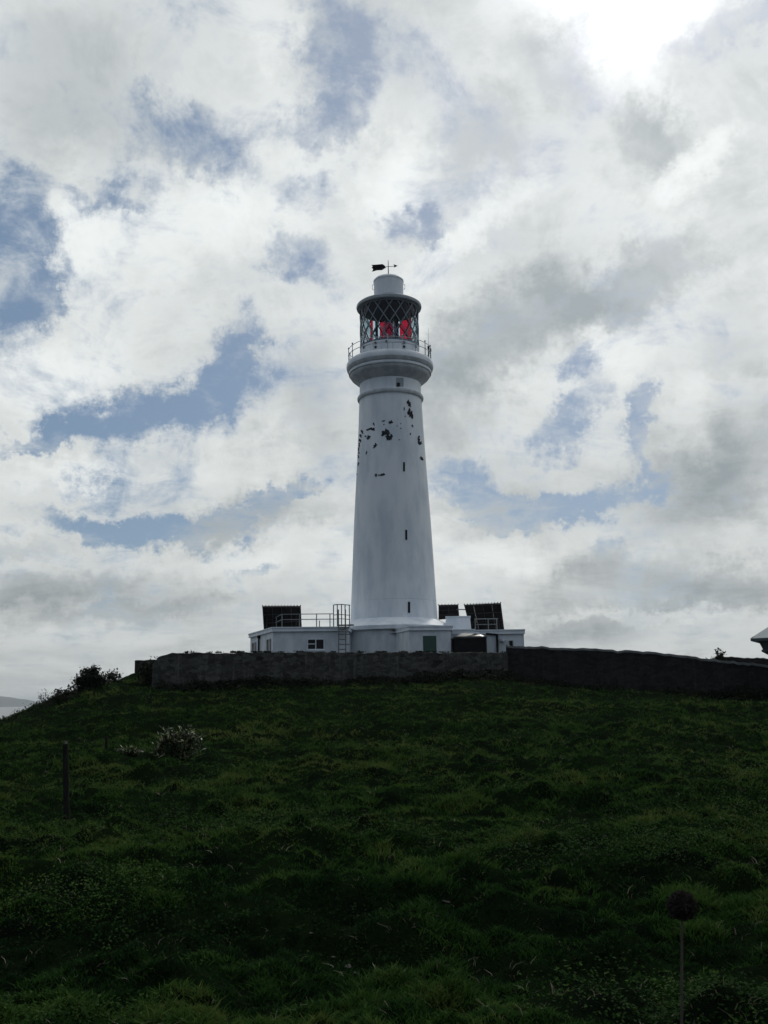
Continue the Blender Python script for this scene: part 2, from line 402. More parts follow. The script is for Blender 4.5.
# ------------------------------------------------------------------ sea and far coast
SEA = -26.0
msea = bpy.data.materials.new('sea_water'); msea.use_nodes = True
t = NT(msea.node_tree); b = msea.node_tree.nodes['Principled BSDF']
b.inputs['Base Color'].default_value = (.13, .13, .12, 1); b.inputs['Roughness'].default_value = .32
oc = t.n('ShaderNodeTexCoord').outputs['Object']
bp = t.n('ShaderNodeBump', ins={'Strength': 1.0, 'Distance': .25, 'Height': t.noise(oc, .25, 8, .65).outputs['Fac']})
t.t.links.new(bp.outputs[0], b.inputs['Normal'])
mb = MB(); N = 128; rad = 20000
mb.add([(rad * math.cos(2 * math.pi * i / N), rad * math.sin(2 * math.pi * i / N), SEA) for i in range(N)], [tuple(range(N))])
tag(mb.build('sea', msea), 'grey brown sea stretching to the horizon', kind='structure')

dh = 9000.0
xs = np.linspace(-1, 1, 61); ys = np.linspace(-1, 1, 21)
pc = P(-25, 700, dh); halfw = (P(44, 700, dh) - pc).x; ht = P(10, 693.0, dh).z - SEA
gx, gy = np.meshgrid(xs, ys)
prof = (1 - np.abs(gx) ** 2.2) * (1 - np.abs(gy) ** 2)
zz_ = SEA - 3 + (ht + 3) * np.clip(prof * (.9 + .22 * fbm(gx * 4 + 5, gy * 2 + 2, 3)), 0, 1.05)
V = np.stack([pc.x + gx * halfw, dh + gy * 600, zz_], -1).reshape(-1, 3)
def gridfaces(nx, ny):
    i = np.arange(nx - 1)[None, :] + np.arange(ny - 1)[:, None] * nx
    return np.stack([i, i + 1, i + 1 + nx, i + nx], -1).reshape(-1, 4)
o = bpy.data.objects.new('far_hill', np_mesh('far_hill', V, gridfaces(61, 21), M_hill, 4, True)); C.objects.link(o)
tag(o, 'low blue headland far across the water', kind='structure')

# ------------------------------------------------------------------ ground
def axis(lo, hi, fine_lo, fine_hi, step, grow=1.12):
    a = list(np.arange(fine_lo, fine_hi, step)); s = step; v = a[-1]
    while v < hi: s *= grow; v += s; a.append(v)
    s = step; v = a[0]
    while v > lo: s *= grow; v -= s; a.insert(0, v)
    return np.array(a)
def yax():
    a = [2.0]; 
    while a[-1] < 58: a.append(a[-1] + max(.05, .0055 * a[-1]))
    s = .4
    while a[-1] < 190: s *= 1.08; a.append(a[-1] + s)
    s = .06; b = [2.0]
    while b[-1] > -110: s *= 1.12; b.append(b[-1] - s)
    return np.array(b[:0:-1] + a)
X = axis(-150, 170, -26, 28, .09, 1.09); Y = yax()
gx, gy = np.meshgrid(X, Y)
V = np.stack([gx, gy, Hgt(gx, gy)], -1).reshape(-1, 3)
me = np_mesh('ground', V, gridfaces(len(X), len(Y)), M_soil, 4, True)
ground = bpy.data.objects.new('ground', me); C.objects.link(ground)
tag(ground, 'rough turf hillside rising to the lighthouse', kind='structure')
print('ground verts', len(V))

# ------------------------------------------------------------------ the lighthouse
TY = 65.0
def cxp(y): return 394.0 + (389.0 - 394.0) * (622 - y) / (622 - 300)
T0 = P(cxp(500), 500, TY); TX = T0.x
base_z = float(Hbase(TX, TY)) - .3
def tz(y):      # height of a silhouette point of the tower seen in row y
    return P(391, y, TY).z
def tr(y, rpx):
    z = tz(y) - EYE; d = TY * math.cos(R(PITCH)) + z * math.sin(R(PITCH)); return rpx * d / F
def pr(lst): return [(tr(y, r), tz(y)) for y, r in lst]
LH = empty('lighthouse', (TX, TY, base_z)); LO = (TX, TY, base_z)
tag(LH, 'tall white tapering lighthouse with diamond paned lantern, peeling paint and red glass', 'lighthouse')
shaft_px = [(640, 44.4), (618, 43.4), (603.7, 42.62), (603.5, 42.4), (603.0, 42.4), (602.8, 42.6), (585, 41.6), (570, 40.9), (555, 40.1), (540, 39.3), (520, 38.2), (500, 36.9), (480, 35.6), (465, 34.6), (447, 33.5), (430, 32.5), (415, 31.8), (403, 31.2)]
sp = [(tr(640, 44.6), base_z)] + pr(shaft_px)
srz = sorted([(z, r) for r, z in sp])
def srad(z): return float(np.interp(z, [a for a, _ in srz], [b for _, b in srz]))
mb = MB().lathe((TX, TY), sp, 128)
# places where the paint has come away, shown as irregular patches of bare masonry
def on_shaft(px, py, extra):
    """point of the tower surface facing the camera in pixel px,py"""
    d = ray(px, py); lo = None; t = (TY - 6) / d.y
    while t < (TY + 2) / d.y:
        q = CAM + d * t
        if math.hypot(q.x - TX, q.y - TY) <= srad(q.z) + extra: break
        t += .02
    ang = math.atan2(q.y - TY, q.x - TX); r = srad(q.z) + extra
    return Vector((TX + r * math.cos(ang), TY + r * math.sin(ang), q.z))
def crop(x, y): return 340 + x / 6.827, 390 + y / 6.827
patches = [(470, 90, 22, 40), (480, 160, 30, 58), (438, 128, 9, 14), (445, 180, 8, 6), (345, 220, 20, 24), (295, 212, 18, 10), (230, 232, 8, 22), (195, 270, 24, 12), (220, 266, 26, 20), (308, 290, 34, 42),
           (325, 312, 30, 36), (346, 322, 22, 36), (195, 325, 24, 20), (175, 316, 9, 12), (240, 380, 20, 24), (180, 428, 7, 24), (150, 284, 12, 24), (140, 312, 11, 24), (136, 345, 12, 26), (131, 375, 9, 22), (126, 404, 9, 20), (123, 455, 12, 22),
           (125, 505, 9, 20), (245, 582, 18, 14), (268, 581, 14, 9), (290, 578, 22, 18), (538, 350, 20, 26), (548, 362, 26, 16), (538, 322, 14, 14), (557, 467, 18, 24), (495, 245, 10, 16), (415, 262, 7, 7), (405, 340, 8, 7),
           (390, 245, 8, 6), (480, 300, 6, 14), (114, 575, 6, 12), (128, 430, 7, 12), (415, 230, 6, 6), (300, 235, 6, 8)]
for (x, y, w, h) in patches:
    px, py = crop(x, y); pts = []; k = 22; ph = random.random() * 9
    c = on_shaft(px, py, .012)
    for i in range(k):
        a = 2 * math.pi * i / k; rr = .5 * (1 + .35 * math.sin(2 * a + ph) + .22 * math.sin(5 * a + ph * 2) + random.uniform(-.24, .24))
        pts.append(on_shaft(px + 1.15 * rr * w / 6.827 * math.cos(a), py - 1.15 * rr * h / 6.827 * math.sin(a), .012))
    mb.add([c] + pts, [(0, 1 + i, 1 + (i + 1) % k) for i in range(k)], 1)
shaft = mb.build('shaft', [M_white, M_peel], LH, LO, True, 35)
def surf_box(px, py, w, h, name, m, parent, depth=.05, out=.02):
    mb = MB(); nseg = 4; fr = []; bk = []
    for (sx, sy) in ((-1, 1), (1, 1), (1, -1), (-1, -1)):
        fr.append(on_shaft(px + sx * w / 2, py + sy * h / 2, out)); bk.append(on_shaft(px + sx * w / 2, py + sy * h / 2, out - depth))
    mb.add(bk + fr, [(4, 5, 6, 7), (0, 1, 5, 4), (1, 2, 6, 5), (2, 3, 7, 6), (3, 0, 4, 7)])
    return mb.build(name, m, parent, LO)
for (px, py, w, h) in ((404, 466.8, 2.0, 9.2), (406.2, 534.8, 2.1, 10), (409, 607.3, 2.4, 11)):
    surf_box(px, py, w, h, 'slit_window', M_dark, shaft)
# neck, ring moulding and corbelled gallery
neck = MB().lathe((TX, TY), pr([(403.2, 31.25), (401.6, 31.1), (401.2, 32.3), (400.2, 32.9), (398.6, 32.9), (397.6, 32.3), (397.2, 31.0), (396, 30.7), (385.5, 30.6)]), 128)
neck.build('neck', M_white, LH, LO, True, 35)
ringm = MB().lathe((TX, TY), pr([(401.5, 31.0), (401.3, 32.5), (400.2, 33.1), (398.6, 33.1), (397.5, 32.5), (397.3, 31.0)]), 128, cap0=False, cap1=False).build('ring_moulding', M_mould, LH, LO, True, 50)
def srad2(z): return tr(385, 30.65)
_old = srad
def srad(z): return srad2(z)
nk = surf_box(399.8, 382.2, 7.5, 9, 'neck_window', material('recess_grey', (.33, .36, .39), .8, (.28, .31, .34), 9), LH, .12, .02)
surf_box(398.3, 384.6, 3.2, 4.0, 'opening', M_dark, nk, .1, .035)
srad = _old
gal = MB().lathe((TX, TY), pr([(386, 30.5), (385, 31.4), (383.2, 33.5), (381, 36.2), (379, 38.6), (377.6, 39.6), (376.2, 39.9), (375.6, 39.9), (375.4, 40.9), (374.2, 41.2), (373.2, 41.0), (372.8, 41.6),
        (371.5, 42.6), (369.5, 43.3)]), 128, cap1=False)
gal_o = gal.build('gallery', M_mould, LH, LO, True, 35)
MB().lathe((TX, TY), pr([(369.5, 43.3), (367.5, 43.5), (365.4, 43.1), (363.8, 42.2), (363.0, 41.0), (362.6, 28)]), 128, cap0=False).build('deck_rim', M_white, gal_o, LO, True, 50)
lipp = MB().lathe((TX, TY), pr([(375.6, 40.0), (375.45, 41.15), (374.3, 41.45), (373.2, 41.2), (373.1, 40.6)]), 128, cap0=False, cap1=False).build('fillet', M_white, gal_o, LO, True, 50)
deckz = tz(362.6); rr_ = tr(362, 41.2)
rail = MB()
for hgt in (.42, .84):
    rail.path([(TX + rr_ * math.cos(2 * math.pi * i / 72), TY + rr_ * math.sin(2 * math.pi * i / 72), deckz + hgt) for i in range(72)], .022, 6, True)
rail.build('handrail', M_mould, gal_o, LO, True)
for i in range(18):
    a = 2 * math.pi * (i + .35) / 18; x = TX + rr_ * math.cos(a); y = TY + rr_ * math.sin(a)
    m = MB().tube((x, y, deckz - .02), (x, y, deckz + .9), .03, 8, .025)
    m.lathe((x, y), [(.02, deckz + .88), (.055, deckz + .92), (.055, deckz + .98), (.02, deckz + 1.02)], 8)
    m.lathe((x, y), [(.045, deckz + .38), (.05, deckz + .42), (.045, deckz + .46)], 8)
    m.build('railing_post', M_mould, gal_o, LO, True)
ax = P(428.6, 350, TY).x; m = MB().tube((ax, TY - .2, deckz), (ax, TY - .2, P(428.6, 329, TY).z), .014, 6, .006)
m.build('aerial', M_metal, gal_o, LO)
for px, h in ((428.5, .95), (430.4, .75)):
    q = P(px, 360, TY); MB().box((q.x, TY - .3, deckz + h), (.13, .13, .18)).tube((q.x, TY - .3, deckz), (q.x, TY - .3, deckz + h), .04).build('signal_box', M_black, gal_o, LO)
# lantern pedestal
ped = MB().lathe((TX, TY), pr([(362.7, 29.2), (351.6, 29.2), (351.4, 29.7), (349.8, 29.7), (349.6, 28.6)]), 96)
ped_o = ped.build('lantern_pedestal', M_white, LH, LO, True, 35)
for a in (-118, -62, -96, -150, -30):
    a0_ = a; a = R(a); r = tr(355, 29.2)
    for zf in ((352.0, 356.0) if a0_ in (-118, -62) else (352.0,)):
        z = tz(zf); MB().box((TX + r * math.cos(a), TY + r * math.sin(a), z), (.16, .12, .14), a + math.pi / 2).build('vent', M_dark, ped_o, LO)
# plate seams of the pedestal
r = tr(356, 29.2) + .004
for i in range(16):
    a = 2 * math.pi * i / 16 + .1; MB().box((TX + r * math.cos(a), TY + r * math.sin(a), (tz(362) + tz(352.6)) / 2), (.03, .012, tz(352.6) - tz(362)), a + math.pi / 2).build('plate_seam', M_mould, ped_o, LO)
# lattice glazing
zb, zt = tz(349.7), tz(310.0); rg = tr(330, 29.0)
lan = MB().lathe((TX, TY), [(rg + .03, zb - .02), (rg + .05, zb + .12), (rg - .03, zb + .12)], 96, cap0=False, cap1=False)
lan.lathe((TX, TY), [(rg + .03, zt - .1), (rg + .05, zt + .02), (rg - .03, zt + .02)], 96, cap0=False, cap1=False)
NB = 16; turn = 2.35
for s_ in (-1, 1):
    for i in range(NB):
        pts = []
        for k in range(13):
            f = k / 12; a = 2 * math.pi * i / NB + s_ * f * turn * 2 * math.pi / NB * 1.0
            pts.append((TX + rg * math.cos(a), TY + rg * math.sin(a), zb + f * (zt - zb)))
        lan.path(pts, .042, 5)
lat = lan.build('lattice_frame', M_bars, LH, LO, True)
gp = MB().lathe((TX, TY), [(rg - .04, zb), (rg - .04, zt)], 64, cap0=False, cap1=False).build('glazing', M_glass, LH, LO, True)
for a0, a1 in ((-46, -38), (-21, 9), (24, 58)):      # measured from straight behind the optic, to the right
    m = MB(); n = 8; rp = rg - .16; vs = []
    for z in (zb, zt):
        for k in range(n + 1):
            a = R(90 - (a0 + (a1 - a0) * k / n)); vs.append((TX + rp * math.cos(a), TY + rp * math.sin(a), z))
    m.add(vs, [(k, k + 1, n + 2 + k, n + 1 + k) for k in range(n)]).build('red_pane', M_red, gp, LO)
    for a in (a0, a1):
        pass
for a0, a1 in ((9.5, 23), (-37, -21.5)):
    a = R(90 - (a0 + a1) / 2); m = MB().box((TX + (rg - .2) * math.cos(a), TY + (rg - .2) * math.sin(a), (zb + zt) / 2), (.35 if a0 > 0 else .2, .05, zt - zb), a + math.pi / 2)
    m.build('blanking_panel', M_black, gp, LO)
# optic
op = MB(); zc = zb + (zt - zb) * .42
op.lathe((TX, TY), [(.4, zb - .02), (.4, zb + .3), (.12, zb + .4), (.12, zb + .75), (.36, zb + .8)], 24)
op_o = op.build('optic_stand', M_black, LH, LO, True, 35)
ln_ = []
for k in range(15):
    f = k / 14; z = zb + .8 + f * 1.35; ln_.append((.34 + .12 * math.sin(f * math.pi) + (.02 if k % 2 else -.015), z))
MB().lathe((TX, TY), ln_, 32).build('lens', M_glass, op_o, LO, True, 20)
MB().lathe((TX, TY), [(.36, zb + 2.16), (.38, zb + 2.22), (.2, zb + 2.36), (.05, zb + 2.4)], 24).build('lens_cap', M_black, op_o, LO, True, 35)
# lantern roof, eave and ventilator cowl
rf = MB().lathe((TX, TY), pr([(310, 28.9), (310, 31.2), (309.4, 32.2), (308, 32.6), (306.6, 32.3), (305.8, 31.4), (301.6, 16.2)]), 96, cap0=False)
rf_o = rf.build('lantern_roof', material('lead_grey_roof', (.27, .30, .33), .6, (.34, .37, .40), 2, .003, 20), LH, LO, True, 35)
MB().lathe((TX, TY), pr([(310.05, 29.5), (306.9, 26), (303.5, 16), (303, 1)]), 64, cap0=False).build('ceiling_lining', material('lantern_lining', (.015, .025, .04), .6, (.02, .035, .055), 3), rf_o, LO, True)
cw = MB().lathe((TX, TY), pr([(302, 15.6), (299.6, 15.5), (299.2, 14.7)]), 64, cap0=False, cap1=False)
cw.lathe((TX, TY), pr([(300.6, 15.9), (300.4, 16.1), (299.8, 16.1), (299.6, 15.9)]), 64)
cw.lathe((TX, TY), pr([(299.8, 14.6), (282.8, 14.7), (282.4, 15.1), (281.2, 15.1), (279.5, 13.5), (278, 9), (277, 2)]), 64)
cow = cw.build('ventilator_cowl', M_white, LH, LO, True, 35)
MB().lathe((TX, TY), pr([(300.9, 15.3), (300.2, 15.75), (299.2, 15.75), (298.6, 14.75)]), 64, cap0=False, cap1=False).build('dark_band', M_bars, cow, LO, True)
for s_ in (-1, 1):
    q = tr(290, 15); MB().path([(TX + s_ * q, TY, tz(290)), (TX + s_ * (q + .09), TY, tz(288.5)), (TX + s_ * (q + .09), TY, tz(285.5)), (TX + s_ * q, TY, tz(284))], .02).build('handle', M_metal, cow, LO)
# weather vane
vz = P(388, 266.6, TY).z
vn = MB().tube((TX, TY, tz(278)), (TX, TY, P(388, 260.5, TY).z), .04, 8, .02)
vo_ = vn.build('weather_vane', M_black, LH, LO, True)
k = 1 / 12.6
def vp(px, py): # a point of the vane, which hangs in the plane facing the camera
    q = P(px, py, TY); return (q.x, q.z)
out = [(371.6, 265.0), (372.8, 266.4), (371.8, 267.6), (373.2, 269.3), (372.0, 271.6), (377, 270.2), (382, 270.0), (384.2, 268.6), (386, 267.4), (384.6, 265.6), (382.5, 264.2), (378, 264.6), (374, 264.9)]
q2 = [vp(*p) for p in out]; nq = len(q2); m = MB()
m.add([(x, TY - .03, z) for x, z in q2] + [(x, TY + .03, z) for x, z in q2], [tuple(range(nq))[::-1], tuple(range(nq, 2 * nq))] + [(i, (i + 1) % nq, nq + (i + 1) % nq, nq + i) for i in range(nq)])
m.build('tail', M_black, vo_, LO)
a_, b_ = vp(386, 266.8), vp(394, 266.2); MB().tube((a_[0], TY, a_[1]), (b_[0], TY, b_[1]), .022).build('arm', M_metal, vo_, LO)
q3 = [vp(*p) for p in [(393.6, 264.4), (397.4, 265.8), (393.9, 267.6), (394.3, 266.0)]]; m = MB()
m.add([(x, TY - .03, z) for x, z in q3] + [(x, TY + .03, z) for x, z in q3], [(3, 2, 1, 0), (4, 5, 6, 7)] + [(i, (i + 1) % 4, 4 + (i + 1) % 4, 4 + i) for i in range(4)])
m.build('arrowhead', M_black, vo_, LO)
# spreading podium under the shaft
s1 = tz(621.3); zpod = P(420, 624.4, 61.2).z
def clip_ring(r):
    out = []
    for i in range(128):
        a = 2 * math.pi * i / 128; x = r * math.cos(a); y = r * math.sin(a)
        out.append((TX + min(max(x, -tr(620, 44.9)), tr(620, 58)), TY + max(y, -4.3)))
    return out
rin = tr(619.5, 43.7)
n = 128; ringA = [(TX + rin * math.cos(2 * math.pi * i / n), TY + rin * math.sin(2 * math.pi * i / n)) for i in range(n)]
ringB = clip_ring(tr(620, 61)); 
m = MB(); m.prism(ringB, zpod, s1 + .05, top=ringA)
pod_o = m.build('skirt', M_white, LH, LO, True, 50)
def shrink(poly, d):
    cxx = sum(p[0] for p in poly) / len(poly); cyy = sum(p[1] for p in poly) / len(poly)
    out = []
    for x, y in poly:
        l = math.hypot(x - cxx, y - cyy); out.append((cxx + (x - cxx) * (1 - d / l), cyy + (y - cyy) * (1 - d / l)))
    return out
MB().prism(ringB, zpod - .24, zpod - .003).build('podium_cornice', M_white, LH, LO, True, 40)
MB().prism(shrink(ringB, .22), base_z, zpod - .243).build('podium', M_white2, LH, LO, True, 40)

# ------------------------------------------------------------------ low buildings
def building(poly, ztop, label, cat='building', cornice=.28, over=.16, name='flat_roofed_building', mat=None):
    cxx = sum(p[0] for p in poly) / len(poly); cyy = sum(p[1] for p in poly) / len(poly)
    z0 = min(float(Hbase(p[0], p[1])) for p in poly) - .4
    root = empty(name, (cxx, cyy, z0)); tag(root, label, cat); org = (cxx, cyy, z0)
    w = MB().prism(poly, z0, ztop - cornice + .003).build('wall', mat or M_white2, root, org)
    big = shrink(poly, -over)
    MB().prism(big, ztop - cornice + .006, ztop - .07).prism(shrink(poly, -over - .05), ztop - .068, ztop).build('roof_slab', M_white, root, org)
    return root, org, w
def facepoint(a, b, px, z, out=0.0):
    """point on the vertical wall a-b seen in column px at height z"""
    d = ray(px, 640); # direction in plan
    ux, uy = b[0] - a[0], b[1] - a[1]; L_ = math.hypot(ux, uy); ux /= L_; uy /= L_
    # solve CAM + t*d = a + s*u
    det = d.x * -uy + ux * d.y; t = (a[0] * -uy + ux * a[1]) / det; s = (d.x * a[1] - d.y * a[0]) / det
    nx, ny = uy, -ux
    if ny > 0: nx, ny = -nx, -ny
    return Vector((a[0] + ux * s + nx * out, a[1] + uy * s + ny * out, z)), math.atan2(uy, ux), (nx, ny)
def zat(p, py, px): # height at which pixel row py is seen at plan distance of p
    return P(px, py, p.y).z
def opening(a, b, px0, px1, py0, py1, name, mat, root, org, frame=None, fw=.06, proud=.02, mull=0, trans=0, parent=None):
    p0, ang, nrm = facepoint(a, b, px0, 0); p1, _, _ = facepoint(a, b, px1, 0); mid = (p0 + p1) / 2
    zt_ = zat(mid, py0, (px0 + px1) / 2); zb_ = zat(mid, py1, (px0 + px1) / 2); w = (p1 - p0).length; hgt = zt_ - zb_
    c = Vector((mid.x + nrm[0] * proud * .5, mid.y + nrm[1] * proud * .5, (zt_ + zb_) / 2))
    o = MB().box(c, (w, .04, hgt), ang).build(name, mat, parent or root, org)
    if frame:
        m = MB(); u = Vector((math.cos(ang), math.sin(ang), 0)); nv = Vector((nrm[0], nrm[1], 0)) * (proud + .02)
        cc = c + nv
        m.box(cc + u * (w / 2 - fw / 2), (fw, .05, hgt), ang); m.box(cc - u * (w / 2 - fw / 2), (fw, .05, hgt), ang)
        m.box(cc + Vector((0, 0, hgt / 2 - fw / 2)), (w - 2 * fw - .004, .05, fw), ang); m.box(cc - Vector((0, 0, hgt / 2 - fw / 2)), (w - 2 * fw - .004, .05, fw), ang)
        if mull: m.box(cc, (fw * .9, .045, hgt - 2 * fw - .004), ang)
        if trans: m.box(cc - u * (w / 4) + Vector((0, 0, .02)), (w / 2 - fw * 1.5, .04, fw * .8), ang)
        m.build('frame', frame, o, org)
        MB().box(cc + Vector((0, 0, -hgt / 2 - .05)) + Vector((nrm[0], nrm[1], 0)) * .03, (w + .16, .14, .07), ang).build('sill', M_white2, o, org)
    return o
XY = lambda v: (v.x, v.y)

# west wing
zW = P(273, 627.2, 60).z
a = XY(P(273, 627.2, 60)); b = XY(PV(347.5, 60.4, zW)); l = XY(PZ(250.5, 633.8, zW))
polyW = [l, a, b, (b[0] + .5, 68), (l[0] + .6, 68)]
rootW, orgW, wW = building(polyW, zW, 'low white flat roofed wing left of the tower with a two light window', over=.14)
opening(a, b, 307, 324.5, 638.6, 650, 'window', M_dark, rootW, orgW, frame=M_white, mull=1, trans=1)
opening(l, a, 253, 256.2, 642.5, 653, 'window', M_dark, rootW, orgW, frame=M_mould, fw=.05)
opening(l, a, 267.4, 271, 639, 653, 'window', M_dark, rootW, orgW, frame=M_mould, fw=.05)
pp, ang, nrm = facepoint(l, a, 260, 0, .08)
MB().tube((pp.x, pp.y, orgW[2]), (pp.x, pp.y, zW - .3), .055).box((pp.x, pp.y, zW - .38), (.2, .16, .18), ang).build('drainpipe', M_black, rootW, orgW)

# canted annex with the green door in front of the podium
zA = P(409, 625.8, 58.6).z
c0 = XY(PZ(389, 630.6, zA)); c1 = XY(P(409, 625.8, 58.6)); c2 = XY(PV(450.5, 58.9, zA))
polyA = [c0, c1, c2, (c2[0] + .15, 61.2), (c0[0], 61.2)]
rootA, orgA, wA = building(polyA, zA, 'white canted annex with a green door at the foot of the tower', over=.12)
opening(c1, c2, 423, 436.2, 635.8, 656, 'door', M_green, rootA, orgA)
q, ang, nrm = facepoint(c0, c1, 394.5, 0, .06); zq = P(394.5, 636, q.y).z
MB().box((q.x, q.y, zq), (.12, .1, .28), ang).lathe((q.x, q.y), [(.02, zq + .14), (.05, zq + .17), (.03, zq + .22)], 8).build('wall_lamp', M_black, rootA, orgA)

# east wing
zE = P(510, 629.5, 61).z
d1 = XY(PV(472, 61.0, zE)); d2 = XY(P(523.6, 629.5, 61.0)); polyE = [d1, d2, (d2[0] + .3, 68), (d1[0], 68)]
rootE, orgE, wE = building(polyE, zE, 'low white flat roofed wing right of the tower with one small window', over=.14)
opening(d1, d2, 508.3, 513.2, 640.2, 648.5, 'window', M_dark, rootE, orgE, frame=M_mould, fw=.04)
q, ang, nrm = facepoint(d1, d2, 502, 0, .12); zq = P(502, 640, q.y).z
MB().box((q.x, q.y, zq), (.26, .2, .16), ang).tube((q.x, q.y, zq), (q.x + .12, q.y - .16, zq - .1), .09).build('floodlight', M_mould, rootE, orgE)
q, ang, nrm = facepoint(d1, d2, 497, 0, .1)
MB().tube((q.x, q.y, orgE[2]), (q.x, q.y, P(497, 634.4, q.y).z), .07).build('drainpipe', M_black, rootE, orgE)
zl = P(500, 634.6, q.y).z; q0, _, _ = facepoint(d1, d2, 486, 0, .1)
MB().tube((q0.x, q0.y, P(486, 633.6, q0.y).z), (q.x + .04, q.y, zl), .06).build('pipe_run', M_black, rootE, orgE)
# link between annex and east wing
zL = P(460, 629.2, 60.2).z
e1 = XY(PV(450, 60.3, zL)); e2 = XY(PV(474, 60.3, zL))
rootL, orgL, wL = building([e1, e2, (e2[0], 63), (e1[0], 63)], zL, 'narrow white link block between the annex and the right wing, behind the black tank', over=.08, cornice=.3)
# battered white block on the roof
zt_ = P(457, 616.2, 62.5).z
b0 = [XY(PV(p, Y_, zE)) for p, Y_ in ((442, 61.9), (473, 61.9), (473, 64), (442, 64))]
t0_ = [XY(PV(p, Y_, zt_)) for p, Y_ in ((446, 62.4), (470, 62.4), (470, 63.6), (446, 63.6))]
cb = ((b0[0][0] + b0[1][0]) / 2, 63, zE - 1.2)
o = MB().prism(b0, zE - 1.2, zt_ - .08, top=t0_).prism(shrink(t0_, -.05), zt_ - .078, zt_).build('roof_housing', M_white, None, cb)
tag(o, 'white battered housing standing on the roof between the tower and the solar panels', 'roof housing')

# black tank
g0 = P(454.3, 640, 58.6); g1 = P(487, 640, 58.6); zt_ = P(470, 637.8, 58.6).z; gz = float(Hbase(g0.x, 59)) - .2
xc = (g0.x + g1.x) / 2; hw = (g1.x - g0.x) / 2
rootT = empty('storage_tank', (xc, 59.6, gz)); tag(rootT, 'black storage tank with a low domed lid beside the green door annex', 'tank'); orgT = (xc, 59.6, gz)
# rounded rectangular body
def rrect(cx, cy, hx, hy, r, n=6):
    out = []
    for k, (sx, sy) in enumerate(((1, 1), (-1, 1), (-1, -1), (1, -1))):
        for i in range(n + 1):
            a = math.pi / 2 * (k + i / n); out.append((cx + sx * (hx - r) + r * math.cos(a), cy + sy * (hy - r) + r * math.sin(a)))
    return out
MB().prism(rrect(xc, 59.6, hw, .95, .16), gz, zt_).build('body', M_black, rootT, orgT, True, 40)
lid = MB(); 
lid.prism(rrect(xc, 59.6, hw + .05, 1.0, .2), zt_ + .003, zt_ + .09)
lid.prism(rrect(xc, 59.6, hw * .92, .85, .2), zt_ + .093, zt_ + .33, top=rrect(xc, 59.6, hw * .55, .4, .15))
lo_ = lid.build('lid', material('tank_lid', (.02, .02, .023), .28, (.05, .05, .05), 3), rootT, orgT, True, 40)
MB().path([(xc - .2, 59.0, zt_ + .33), (xc + hw * .5, 59.1, zt_ + .28), (xc + hw + .05, 58.9, zt_ + .05)], .03).build('white_strip', M_white, lo_, orgT)  # narrow white strip lying across the lid

# ------------------------------------------------------------------ solar arrays seen from behind
def array(pxs, label, zbase, Yt, tilt=.9, cols=4, rows=3, legs=True):
    (x0, y0), (x1, y1), (x2, y2), (x3, y3) = pxs    # top-left, top-right, bottom-right, bottom-left
    Yb = Yt + tilt
    TL, TR_, BR, BL = P(x0, y0, Yt), P(x1, y1, Yt), P(x2, y2, Yb), P(x3, y3, Yb)
    org = Vector(((BL.x + BR.x) / 2, (Yt + Yb) / 2, zbase)); root = empty('solar_array', org); tag(root, label, 'solar panel', 'solar panels on the low roofs')
    nrm = (TR_ - TL).cross(BL - TL).normalized()
    if nrm.y > 0: nrm = -nrm       # towards the camera: the back of the panels
    m = MB(); f = nrm * .05
    def q(u, v): return TL * (1 - u) * (1 - v) + TR_ * u * (1 - v) + BL * (1 - u) * v + BR * u * v
    for i in range(cols):
        for j in range(rows):
            u0, u1 = i / cols + .0012, (i + 1) / cols - .0012; v0, v1 = j / rows + .002, (j + 1) / rows - .002
            c_ = [q(u0, v0), q(u1, v0), q(u1, v1), q(u0, v1)]
            m.add([p - f for p in c_] + c_, [(0, 1, 2, 3), (7, 6, 5, 4), (0, 4, 5, 1), (1, 5, 6, 2), (2, 6, 7, 3), (3, 7, 4, 0)])
    m.build('panels', M_solar, root, org)
    fm = MB()
    for v in (.03, .33, .66, .97):
        fm.tube(q(0, v) + nrm * .04, q(1, v) + nrm * .04, .022)
    for u in np.linspace(.02, .98, cols + 1):
        fm.tube(q(u, 0) + nrm * .03, q(u, 1) + nrm * .03, .018)
    for u in np.linspace(.01, .99, cols * 3 + 1):
        p = q(u, 0); fm.box(p + Vector((0, 0, .05)), (.07, .05, .06))
    fm.build('rails', material('dull_rail', (.035, .035, .036), .8, (.06, .06, .06), 9, spec=.1), root, org)
    if legs:
        for u in (.12, .5, .88):
            t_ = q(u, .35) + nrm * .06; lb = Vector((t_.x, t_.y - .55, zbase)); 
            MB().tube(lb, t_, .035).tube(Vector((t_.x, t_.y - .55, zbase + .03)), Vector((q(u, 1).x, q(u, 1).y, zbase + .03)), .03).tube(lb + Vector((0, 0, .5)), q(u, .8), .025).build('support', M_solar, root, org)
    return root
array([(262.2, 606.4), (300.8, 606.2), (301.8, 628.5), (263.8, 631.5)], 'dark solar array on the roof left of the tower', zW, 62.0)
array([(438.5, 605.4), (458.3, 605.0), (459.4, 617.5), (438.5, 619.5)], 'small dark solar array just right of the tower', zE, 65.0, cols=2, legs=False)
array([(464.0, 605.0), (501.0, 603.2), (504.3, 629.5), (470.5, 631.0)], 'large dark solar array on the roof at the right of the tower', zE, 63.0)
r0, r1 = P(457, 609.5, 65), P(466, 609.5, 63.2)
sup = MB().tube(r0, r1, .035)
o = sup.build('cable_conduit', M_metal, None, tuple(r0)); tag(o, 'thin pipe spanning the gap between the two right hand solar arrays', 'pipe')
